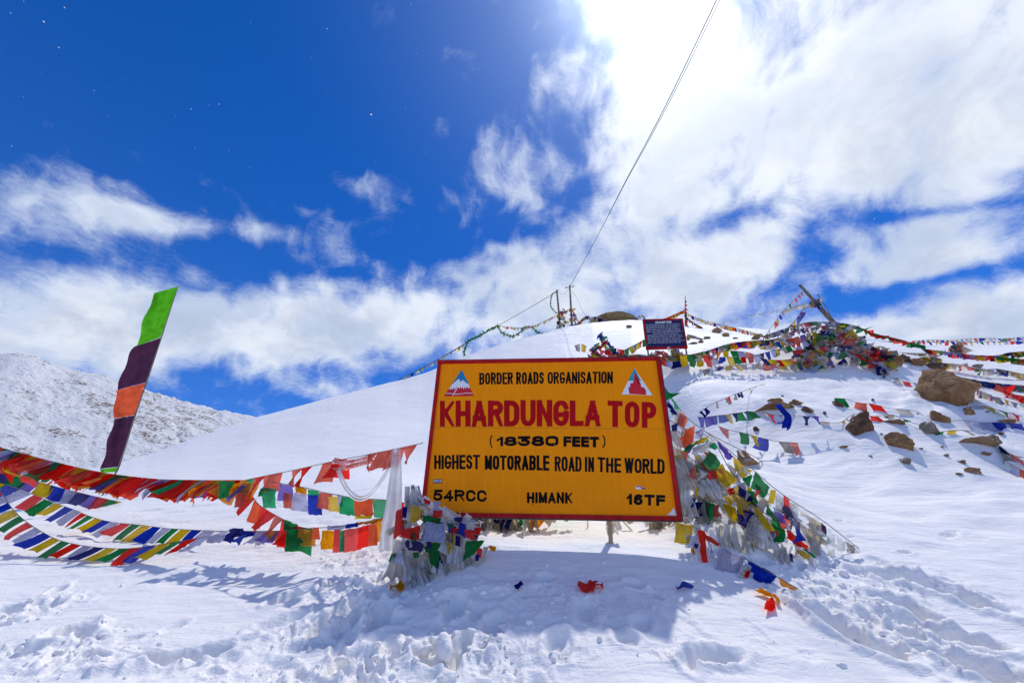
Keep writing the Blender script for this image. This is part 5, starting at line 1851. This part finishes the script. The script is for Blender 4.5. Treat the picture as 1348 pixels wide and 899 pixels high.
def garland(label, pts, r=.11, seed=1, step=.10):
    P = catmull(pts, 10)
    root = Vector(P[0])
    e = empty('tinsel_garland', root, label, 'garland', 'green garlands on the hilltop')
    mb = MB()
    mb.tube(P, .02, 5)
    mb.build('cord', M['cord'], e, rel=root)
    rng = random.Random(seed)
    mb = MB()
    acc_ = 0
    for a, b in zip(P, P[1:]):
        L = (b - a).length
        n = max(1, int(L / step * 5))
        for k in range(n):
            p = a.lerp(b, (k + rng.random()) / n)
            d = Vector((rng.gauss(0, 1), rng.gauss(0, 1), rng.gauss(-.5, 1))).normalized() * r * rng.uniform(.6, 1.5)
            s = Vector((rng.gauss(0, 1), rng.gauss(0, 1), rng.gauss(0, 1))).normalized() * .05
            i = len(mb.v)
            mb.v += [tuple(p - s), tuple(p + s), tuple(p + d + s * .5), tuple(p + d - s * .5)]
            mb.f.append((i, i + 1, i + 2, i + 3))
    o = mb.build('tinsel', M['cG'], e, smooth=False, rel=root)
    o['kind'] = 'stuff'
    return e


garland('green tinsel garland lying along the guy cable and hanging down at its left end', px3([(611, 468, 29), (612.5, 458, 29.2), (616, 449.5, 29.4), (628, 443, 29.9), (641, 436, 30.4), (654, 429, 31)]), .16, 1)
garland('green garland drooping in two loops between the guy cable and the left pole', px3([(654, 429, 31), (662, 438, 31.3), (674, 442, 31.7), (684, 438, 32), (690, 431, 32.2), (700, 430, 32.5), (708, 437, 32.8), (718, 439, 33), (728, 436, 33.2), (737, 430, PY)]), .19, 2)
garland('short green garland hanging in an arc beside the left hilltop pole', px3([(733, 384, PY), (727, 387, PY), (725, 396, PY), (725.5, 404, PY), (729, 409, PY), (735, 413, PY)]), .11, 3)


# ------------------------------------------------------------------ tangles of flags
def tangle(name, label, poly_pts, Yf, n, cols, size, seed, cat='flag tangle', group=None, fam='cpw', squash=1.0, base=True, bulge=.12):
    """many flags caught one over another inside an outline of sight lines; Yf(px,py) gives forward distance"""
    rng = random.Random(seed)
    xs_ = [p[0] for p in poly_pts]
    ys_ = [p[1] for p in poly_pts]

    def inside(x, y):
        c = False
        j = len(poly_pts) - 1
        for i in range(len(poly_pts)):
            xi, yi = poly_pts[i]
            xj, yj = poly_pts[j]
            if (yi > y) != (yj > y) and x < (xj - xi) * (y - yi) / (yj - yi) + xi:
                c = not c
            j = i
        return c
    cx, cy = sum(xs_) / len(xs_), max(ys_)
    root = at(cx, cy, Yf(cx, cy))
    e = empty(name, root, label, cat, group)
    k = 0
    while k < n:
        x, y = rng.uniform(min(xs_), max(xs_)), rng.uniform(min(ys_), max(ys_))
        if not inside(x, y):
            continue
        Y = Yf(x, y)
        p = at(x, y, Y)
        th = rng.gauss(0, .5)
        s = size * rng.uniform(.6, 1.15)
        a = Vector((math.cos(th), rng.gauss(0, .3), math.sin(th) * .7)).normalized() * s
        d = Vector((-math.sin(th) * rng.uniform(0, 1.2) + rng.gauss(0, .2), rng.gauss(-.15, .3), -1)).normalized() * s * rng.uniform(.6, 1.15) * squash
        mb = MB()
        cloth(mb, p, p + a, d, rng, rng.choice(('rect', 'rect', 'tri', 'gather', 'rect')), nx=4, ny=4, ripple=bulge, curl=.4)
        mb.build('flag', M[rng.choice(fam) + rng.choice(cols)], e, rel=root)
        k += 1
    return e, root


MIXC = 'RYGBbWPNnTGYRBOKVnT'
# bases of the hilltop poles
tangle('flag_tangle', 'small tangle of flags tied round the base of the left hilltop pole', [(731, 433), (732, 412), (741, 405), (746, 433)], lambda x, y: 33.3 - (x - 737) * .01, 40, 'RYGBbnNRYTKn', .30, 41, group='tangles at the hilltop poles')
tangle('flag_tangle', 'small tangle of red and yellow flags round the base of the right hilltop pole', [(746, 433), (749, 408), (755, 405), (758, 432)], lambda x, y: 33.2, 34, 'RYOBbnTRYK', .28, 42, group='tangles at the hilltop poles')
flag_string('prayer_flag_string', 'short string of tiny flags joining the two hilltop poles', px3([(738, 413, PY), (744, 410, PY), (752, 405, PY)]), 'RbYRn', size=.26, step=.28, seed=43, cord=.012)
flag_string('prayer_flag_string', 'string of tiny flags falling right from the crossbar pole', px3([(753, 407, 33.4), (757, 414, 33.3), (762, 424, 33.2), (766, 430, 33)]), 'RbKTRWn', size=.26, step=.26, seed=44, cord=.012)
flag_string('prayer_flag_string', 'tiny flags strung low across the foot of the domed outcrop', px3([(758, 428, 33), (766, 420, 33), (774, 415.5, 33), (780, 421, 33), (790, 419, 33.2), (798, 421.5, 33.3), (808, 424, 33.4)]), 'bRWYbnWTYW', size=.30, step=.30, seed=45, cord=.010, layers=2)
tangle('flag_tangle', 'little grey and brown tangle of flags at the left end of the domed outcrop', [(772, 428), (776, 417), (788, 415), (792, 426)], lambda x, y: 33.3, 36, 'nNTYWnKb', .28, 46)
flag_string('prayer_flag_string', 'arc of tiny dark flags on the skyline just left of the navy board', px3([(828, 427, 34), (836, 420, 34), (844, 414.5, 34), (849, 418, 34)]), 'bYWbnT', size=.28, step=.28, seed=47, cord=.012)

# the small tent of flags above the sign's top edge
e, r0 = tangle('flag_tangle', 'small tent of colourful flags showing just above the top edge of the sign', [(786, 440), (790, 440), (805, 452), (822, 466), (826, 472), (765, 472), (772, 462)], lambda x, y: 12.6, 60, 'RYGBWRPbgV', .20, 48)
flag_string('prayer_flag_string', 'string of flags from the small tent to the left foot of the navy board', px3([(788, 441, 12.6), (805, 462, 12.7), (818, 462, 13), (835, 454, 13.3), (850, 446, 13.6)]), 'GYTnYRGT', size=.2, step=.17, seed=49)
flag_string('prayer_flag_string', 'row of mixed flags in the snow between the small tent and the navy board', px3([(800, 470, 12.6), (820, 468, 12.8), (845, 467, 13), (870, 472, 13.2)]), 'RGWYbTBnY', size=.22, step=.13, seed=50, layers=2)
flag_string('prayer_flag_string', 'short string with one printed flag left of the small tent', px3([(756, 455, 12.8), (766, 453, 12.8), (774, 457, 12.7)]), 'nYR', size=.2, step=.24, seed=51)
tangle('flag_tangle', 'brown and orange tangle of flags below the right foot of the navy board', [(850, 470), (856, 462), (880, 458), (905, 462), (902, 472), (860, 474)], lambda x, y: 13.4, 46, 'nTNYPOBWnR', .22, 52)

# spire on the skyline
f = ground_at(899, 30)
f = at(901, 424, 30)
f.z = surf(f.x, f.y)
e = empty('flag_mast', f, 'thin flag wrapped mast standing on the skyline behind the navy board', 'mast')
mb = MB()
t = at(902, 389, 30)
mb.tube([f - Vector((0, 0, .3)), f.lerp(t, .5), t], [.07, .05, .02], 8)
mb.build('pole', M['wood'], e, rel=f)
rng = random.Random(6)
for k in range(26):
    p = f.lerp(t, .05 + .75 * rng.random() ** 1.8)
    mb = MB()
    cloth(mb, p + Vector((rng.uniform(-.12, 0), -.08, 0)), p + Vector((rng.uniform(.02, .16), -.08, rng.uniform(-.05, .05))), Vector((rng.gauss(0, .06), 0, -.16)), rng, nx=3, ny=3)
    mb.build('flag', M['c' + rng.choice('RYOPnTb')], e, rel=f)
sY = 30
flag_string('prayer_flag_string', 'string of tiny flags sloping left from the skyline mast', px3([(901, 408, 30), (890, 413, 29.8), (878, 418, 29.5), (868, 421, 29.3)]), 'ROYRTYO', size=.24, step=.22, seed=60, cord=.012, layers=2)
flag_string('prayer_flag_string', 'upper string of tiny flags running right from the mast to the rocky crest', px3([(902, 412, 30), (925, 421, 28.5), (945, 426.5, 27), (970, 432, 25), (992, 438, 22), (1005, 441, 20)]), 'TYRbWnTYP', size=.24, step=.30, seed=61, cord=.010)
flag_string('prayer_flag_string', 'lower short string of tiny dark flags right of the mast', px3([(902, 416, 30), (912, 424, 29), (925, 431, 28)]), 'RbnKYT', size=.24, step=.22, seed=62, cord=.012, layers=2)
flag_string('prayer_flag_string', 'very faint far string of flags in front of the cloud towards the leaning pole', px3([(945, 426, 30), (980, 417, 28), (1010, 411, 26), (1040, 405, 22), (1060, 399, 18)]), 'WNTW', size=.16, step=.5, seed=63, cord=.006)

# ------------------------------------------------------------------ flag covered cairn with the leaning pole
CY = 14.6
f = at(1118, 447, CY)
f.z = surf(f.x, f.y) - .1
e = empty('leaning_pole', f, 'thick grey wooden pole leaning left out of the flag covered cairn', 'pole')
mb = MB()
a, b = at(1052.5, 375, CY), at(1112, 440, CY)
mb.tube([f, b, b.lerp(a, .5), a], [.08, .08, .065, .055], 10)
mb.build('pole', M['wood'], e, rel=f)
mb = MB()
p = at(1071, 397, CY - .02)
for k in range(6):
    q = p + Vector((.02 * k, 0, -.02 * k))
    rg2 = random.Random(k)
    ring = [q + Vector((.12 * math.cos(t_) , .12 * math.sin(t_), .05 * math.sin(t_ + k))) for t_ in np.linspace(0, 6.28, 9)]
    mb.tube(ring, .015, 5, caps=False)
mb.build('rope_lashing', M['cord'], e, rel=f)
rng = random.Random(9)
for k in range(18):
    q = at(rng.uniform(1064, 1077), rng.uniform(393, 402), CY - .12)
    mb = MB()
    cloth(mb, q, q + Vector((rng.uniform(.06, .2), 0, rng.uniform(-.06, .06))), Vector((rng.gauss(0, .06), 0, -rng.uniform(.1, .25))), rng, nx=3, ny=3)
    mb.build('flag', M['c' + rng.choice('nYTGbVT')], e, rel=f)
e2 = None
f2 = at(1098, 424, CY + .2)
mb = MB()
mb.tube([at(1076, 387, CY + .2), at(1088, 405, CY + .2), at(1100, 430, CY + .2)], .018, 6)
o = mb.build('thin_stick', M['wood'], None, rel=f2)
o.location = f2
tag(o, 'thin bare stick standing just right of the leaning pole', 'stick')
mb = MB()
mb.tube([at(1072, 399, CY), at(1086, 415, CY - .1), at(1110, 440, CY)], .04, 7)
o = mb.build('wooden_prop', M['wood'], None, rel=f2)
o.location = f2
tag(o, 'second wooden prop lashed below the leaning pole', 'pole')


def CYf(x, y):
    return 14.3 - (y - 425) * .018 - .25 * math.sin((x - 1030) / 150 * 3.14)


heap_poly = [(1097, 424), (1110, 428), (1125, 440), (1145, 452), (1165, 462), (1170, 478), (1163, 487), (1150, 484), (1140, 470), (1120, 464), (1100, 464), (1085, 474), (1070, 482), (1052, 486), (1040, 478), (1042, 462), (1055, 450), (1072, 438), (1085, 430)]
mb = MB()
# cairn of stones below the flags
f = at(1100, 462, 14.9)
f.z = surf(f.x, f.y)
ce = empty('stone_cairn', f, 'cairn of dark stones under the big heap of flags', 'cairn')
rng = random.Random(12)
for k in range(34):
    x = rng.uniform(1050, 1160)
    top_y = 434 + abs(x - 1102) * (.62 if x > 1102 else .75)
    y = rng.uniform(top_y, min(top_y + 30, 480))
    o = rock_mesh('stone', (rng.uniform(.12, .26), rng.uniform(.12, .24), rng.uniform(.08, .16)), M['rock_dark'], 200 + k, None, rot=rng.uniform(-.4, .4), sub=2, cuts=6, parent=ce)
    o.location = at(x, y, 14.85) - f
tangle('flag_heap', 'big heap of colourful prayer flags covering the cairn below the leaning pole', heap_poly, CYf, 210, 'RYGBbWPNnGYTROKVWSYLNG', .33, 70, fam='cpww')
tangle('flag_tangle', 'tail of flags trailing down left from the heap to the snow', [(1052, 470), (1062, 468), (1058, 482), (1050, 492), (1040, 498), (1034, 492), (1044, 484)], lambda x, y: 13.9, 26, 'YYRbGbnT', .22, 71)
tangle('flag_tangle', 'dark tangle of green, navy and red flags at the right end of the heap', [(1125, 452), (1150, 460), (1165, 468), (1170, 485), (1158, 488), (1140, 478), (1128, 465)], lambda x, y: 13.95, 52, 'GbRKnbGKRB', .24, 72)
SR = [  # strings: label, points, colours, size, step, layers, jitter
    ('long upper row of flags climbing from the navy board towards the cairn', [(868, 470, 13.4), (900, 468, 13.4), (930, 462, 13.5), (958, 453, 13.8), (985, 449, 14), (1010, 448, 14), (1040, 446, 14.1), (1070, 441, 14.1), (1092, 432, 14.2)], 'RGYnbGPTYGWPRBTGnYRB', .23, .175, 2, .25),
    ('middle row of big yellow, green and red flags right of the navy board', [(866, 472, 13.1), (880, 476, 13.1), (905, 474, 13.1), (928, 474, 13.1), (950, 470, 13.1), (975, 470, 13.2), (1000, 466, 13.3), (1025, 459, 13.5), (1050, 452, 13.7), (1085, 441, 14)], 'RLbYGYPWBYGRPWbBLYTGP', .235, .25, 1, .14),
    ('lowest row of mixed flags in front of the long flag row', [(895, 468, 12.95), (912, 467, 12.95), (935, 468, 12.95), (955, 462, 13), (985, 464, 13), (1005, 472, 13), (1030, 474, 13.1), (1050, 470, 13.2)], 'YGTRWOYGWPWbYRYPTY', .225, .24, 1, .2),
    ('short low string of small flags hanging under the long flag row', [(925, 487, 12.9), (940, 484, 12.9), (948, 483, 12.9), (975, 480, 12.9), (1010, 479, 13), (1040, 481, 13.1), (1056, 476, 13.2)], 'n.bYYn.TPRY.TGPY', .20, .25, 1, .25),
    ('thin string with pale flags from the top of the leaning pole down left', [(1056, 384, 14.5), (1042, 398, 14.3), (1028, 413, 14.2), (1016, 430, 14), (1004, 447, 13.9)], 'PPRTGWWBYP.WG', .17, .26, 1, .2),
    ('string of blue and yellow flags hanging left from the lashing on the pole', [(1066, 401, 14.5), (1055, 410, 14.4), (1048, 420, 14.3), (1038, 430, 14.2), (1022, 438, 14)], 'TTVBYRO', .22, .30, 1, .2),
    ('grey sagging string from the lashing across the cloud', [(1068, 399, 14.6), (1055, 402, 14.5), (1040, 406, 14.4), (1028, 411, 14.3)], 'nNTN', .13, .2, 1, .2),
    ('upper string of grey and green flags at the left flank of the heap', [(1102, 424, 14.2), (1085, 424, 14.1), (1065, 424, 14), (1045, 429, 13.9), (1020, 437, 13.9), (1000, 444, 13.9)], 'GNWbNTGPRTn', .19, .19, 2, .3),
    ('lower string of blue and yellow flags at the left flank of the heap', [(1098, 432, 14), (1080, 435, 13.9), (1060, 440, 13.8), (1040, 446, 13.7), (1015, 452, 13.6)], 'BYbYTVPRW', .25, .27, 1, .3),
    ('short string of white and red flags inside the left flank of the heap', [(1090, 428, 14.1), (1070, 431, 14), (1050, 434, 13.9), (1030, 442, 13.8)], 'WRPTnWRb', .18, .2, 2, .4),
    ('string of navy scraps in the snow hollow under the cairn', [(1126, 460, 13.9), (1118, 466, 13.8), (1108, 474, 13.7), (1100, 480, 13.6)], 'bb.b', .2, .26, 1, .3),
    ('far upper string of tiny bright flags along the skyline at the right edge', [(1200, 449, 33), (1225, 447.5, 33), (1252, 448, 33), (1275, 446, 33), (1300, 445, 33), (1325, 445.5, 33), (1370, 441, 33)], 'YRBYWRBGPYBW', .28, .40, 1, .15),
    ('far lower string of tiny bright flags along the skyline at the right edge', [(1138, 450, 32), (1170, 450, 32), (1210, 450.5, 32), (1245, 450, 32), (1290, 450, 32), (1330, 449.5, 32), (1370, 448, 32)], 'BYWRBTPYBGR', .28, .46, 1, .15),
    ('dense low strip of trampled flags from the ridge to the right edge, below the garland', [(1240, 487, 13.5), (1256, 494, 13.4), (1275, 499, 13.4), (1300, 503, 13.4), (1325, 506, 13.4), (1370, 509, 13.4)], 'GnRRnTGWYBbGBYPbBn', .24, .12, 2, .4),
    ('red streamer of cloth drooping in the snow at the right edge', [(1306, 503, 13), (1318, 510, 12.9), (1330, 517, 12.8), (1342, 523, 12.7), (1370, 526, 12.6)], 'RRPRR', .22, .2, 2, .5),
    ('faded string of flags on the ground between the cairn and the garland', [(1150, 461, 16), (1165, 461, 16.2), (1185, 464, 16.4), (1205, 465, 16.5), (1230, 465, 16.5)], 'nYTnGYTnW', .22, .17, 2, .4),
    ('dull string of flags lying along the ridge above the largest boulder', [(1196, 473, 15), (1212, 471, 15), (1226, 469, 15), (1240, 473, 14.6)], 'nTnYKT', .24, .16, 2, .5),
    ('sparse string with red, blue, yellow and green flags left of the largest boulder', [(1098, 524, 11.6), (1112, 525, 11.5), (1130, 530, 11.4), (1150, 532, 11.3), (1170, 537, 11.2), (1190, 539, 11.1), (1205, 541, 11), (1216, 547, 10.9)], 'G.PR.N.BBYYGG', .26, .27, 1, .25),
    ('string with one blue and one yellow flag below right of the boulder', [(1220, 552, 10.7), (1240, 555, 10.6), (1268, 553, 10.5), (1292, 556, 10.5), (1320, 556, 10.4), (1345, 558, 10.4)], '...WWBBYY..T', .26, .28, 1, .2),
    ('diagonal string of flags running down to the snow at the lower right', [(1288, 566, 10), (1300, 573, 9.9), (1310, 582, 9.7), (1322, 592, 9.5), (1338, 602, 9.3), (1365, 617, 9.0)], 'nGnRPBTY', .24, .28, 1, .3),
    ('second diagonal string with a faded red flag near the right edge', [(1312, 584, 9.6), (1318, 596, 9.3), (1326, 608, 9.1), (1340, 616, 8.9), (1360, 624, 8.7)], 'bnNWPPG', .25, .24, 1, .3),
    ('thin line of tiny flags lying by the boulder foot at its right', [(1268, 538, 11.2), (1285, 534, 11.4), (1300, 535, 11.4), (1315, 540, 11.4), (1345, 548, 11.2)], 'bWYGRb...bn', .22, .22, 1, .4),
    ('broken string of small scraps between the two leaning slabs', [(1232, 570, 10), (1248, 567, 10), (1262, 566, 10), (1275, 567, 10)], 'GYnbR', .17, .25, 1, .4),
    ('pale sagging string from the cairn down over the snow towards the boulder', [(1140, 470, 13.9), (1158, 486, 13.4), (1175, 497, 13), (1195, 503, 12.8), (1212, 505, 12.6)], 'W.N.Yb.NRW.', .2, .26, 1, .3),
    ('half buried string of scraps crossing the middle of the stony slope', [(1080, 555, 10.6), (1105, 556, 10.5), (1125, 545, 10.8), (1150, 548, 10.7), (1175, 546, 10.7), (1200, 556, 10.4), (1225, 562, 10.2)], 'n.YN.T.R.nG.Y', .17, .25, 1, .4),
    ('string of faded flags lying across the snow right of the largest boulder', [(1285, 512, 12.6), (1300, 520, 12.4), (1318, 524, 12.3), (1335, 530, 12.1), (1365, 534, 12)], 'NRn.TbN.YW', .2, .2, 1, .4),
    ('faded string between the garland and the trampled strip at the far right', [(1240, 478, 14.2), (1265, 480, 14.2), (1290, 486, 14), (1315, 486, 14), (1345, 492, 13.8), (1370, 494, 13.7)], 'nTYNRnGTNWb', .22, .18, 2, .4),
    ('string of small pale flags crossing behind the long flag row', [(905, 440, 22), (925, 446, 20), (945, 452, 18.5), (965, 450, 18), (990, 452, 17), (1015, 447, 17), (1040, 441, 17)], 'nTNYnRTW', .24, .24, 2, .4),
    ('string of faded flags from the left foot of the cairn to the rocky crest', [(1000, 456, 15.5), (1020, 451, 15.3), (1045, 447, 15), (1065, 450, 14.6), (1078, 458, 14.2)], 'YNWGPTLRY', .24, .2, 2, .4),
    ('row of blue pennants on the upper string right of the sign', [(918, 549, 9.2), (930, 549, 9.3), (942, 547, 9.4), (955, 546, 9.5), (967, 544, 9.6), (982, 542, 9.8), (995, 542, 10)], 'BVBBYbG', .20, .205, 1, .12),
    ('short string of green and red cloth crossing the long flat rock', [(982, 541, 9.7), (992, 542, 9.7), (1006, 543, 9.7), (1018, 546, 9.7), (1046, 547, 9.7), (1066, 548, 9.7), (1082, 548, 9.7)], 'GTRWN.bVWYYG', .2, .2, 1, .3),
    ('red, green, yellow and blue flags tapering into the snow right of the sign', [(946, 561, 8.7), (960, 566, 8.8), (975, 569, 8.9), (990, 573, 9), (1005, 577, 9.1), (1025, 581, 9.2), (1050, 583, 9.2)], 'P.GYB.nP', .24, .25, 1, .2),
    ('taut thin string with few shreds crossing wind blown snow right of the sign', [(920, 543, 8.8), (934, 534, 9.2), (955, 524, 10), (978, 515, 11), (1000, 507, 12), (1016, 506, 12.4)], 'bb..T..nR.n', .16, .26, 1, .3),
    ('thin string curving round the flat brown rock beside the right pile', [(930, 569, 6.6), (955, 582, 6.9), (975, 592, 7.2), (995, 602, 7.6), (1004, 610, 7.7), (998, 618, 7.6)], '..N...N', .16, .4, 1, .3),
]
for k, (lab, pts, cols, sz, st, ly, jt) in enumerate(SR):
    if pts[0][1] > 455 and pts[0][2] < 14.6 and 'sign' not in lab and k > 12 or lab.startswith(('sparse', 'string with one', 'diagonal', 'second diag', 'thin line', 'broken', 'half buried', 'red, green', 'row of blue', 'short string of green')):
        fp = 599 * sz / pts[0][2] * .75
        pts = [(a_, b_, min(c_, hit(a_, b_ + fp).y + .02)) for a_, b_, c_ in pts]
    flag_string('prayer_flag_string', lab, px3(pts), cols, size=sz, step=st, seed=100 + k, layers=ly, jit=jt, fam='p' if k in (1, 2, 17) else 'w' if k % 2 else 'c', long=1.0,
                shapes=['rect', 'rect', 'rect', 'tri', 'gather'] if ly == 2 or jt > .25 else ['rect'], cord=.006 if pts[0][2] < 20 else .012, curl=.35)
r0 = at(1040, 545, 9.5)
scarfb = MB()
rag(scarfb, px3([(1024, 532, 9.65), (1032, 541, 9.6), (1038, 548, 9.55), (1037, 557, 9.5), (1030, 561, 9.45)]), .14, .24, random.Random(3), 2, .2)
o = scarfb.build('cloth_scarf', M['cB'], None, rel=r0)
o.location = r0
tag(o, 'bright blue scarf draped over the right end of the long flat rock', 'scarf')
# green to red bunting from the cairn to the right
flag_string('bunting', 'long garland of green then red cloth swooping right from the cairn', px3([(1100, 425, 14.2), (1118, 427, 14.2), (1132, 431, 14.2), (1150, 439, 14.2), (1168, 443, 14.2), (1185, 447, 14.1), (1200, 452, 14.1), (1218, 455, 14)]),
            'GGGGNGGRRGRGRRG', size=.28, step=.17, seed=140, layers=2, long=.5, cat='bunting', group='cloth garlands', jit=.3)
flag_string('bunting', 'sagging garland of red, blue and yellow cloth reaching the right edge', px3([(1212, 459, 13.9), (1228, 461, 13.8), (1245, 463, 13.8), (1265, 466, 13.7), (1290, 468, 13.6), (1312, 468, 13.6), (1330, 464, 13.6), (1365, 462, 13.6)]),
            'bRGYWBRWBRWYRRBWYG', size=.26, step=.15, seed=141, layers=2, long=.7, cat='bunting', group='cloth garlands', jit=.35, shapes=['rect', 'gather', 'rect', 'tri'])
flag_string('bunting', 'green and yellow cloth strip lying at the right edge below the red garland', px3([(1308, 471, 13.3), (1322, 470, 13.3), (1336, 472, 13.3), (1365, 474, 13.3)]), 'YGGYGGR', size=.24, step=.14, seed=142, layers=2, long=.7, cat='bunting', group='cloth garlands', jit=.4)
tangle('flag_tangle', 'small brown pointed tent of old flags beyond the red garland', [(1257, 450), (1260, 452), (1258, 466), (1236, 467), (1247, 458)], lambda x, y: 19, 44, 'nTNGnPTK', .30, 143)
tangle('flag_tangle', 'crumpled pale and yellow cloth caught under the right side of the largest boulder', [(1268, 530), (1284, 526), (1300, 530), (1298, 540), (1276, 542)], lambda x, y: 11.5, 16, 'WYbWNS', .26, 144)

# ------------------------------------------------------------------ snow grains drifting in the air
nr_ = np.random.default_rng(8)
V, Fc = [], []
for i in range(300):
    px, py = nr_.uniform(0, 1348), nr_.uniform(-20, 640)
    if nr_.random() < .45:
        px *= .6
    d = nr_.uniform(1.4, 5.0)
    p = ray(px, py).normalized() * d
    s = .0012 * nr_.uniform(.5, 1.5) * (2.2 if nr_.random() < .05 else 1)
    q = np.array([(1, 0, 0), (-1, 0, 0), (0, 1, 0), (0, -1, 0), (0, 0, 1), (0, 0, -1)]) * s * nr_.uniform(.6, 1.4, 3)
    V.append(q + np.array(p[:]))
    Fc.append(np.array([(0, 2, 4), (2, 1, 4), (1, 3, 4), (3, 0, 4), (2, 0, 5), (1, 2, 5), (3, 1, 5), (0, 3, 5)]) + 6 * i)
me = bpy.data.meshes.new('snowflakes')
me.from_pydata(np.concatenate(V).tolist(), [], np.concatenate(Fc).tolist())
tag(link('snowflakes', me, M['snow']), 'fine snow grains blowing through the air', 'snowflakes', kind='stuff')
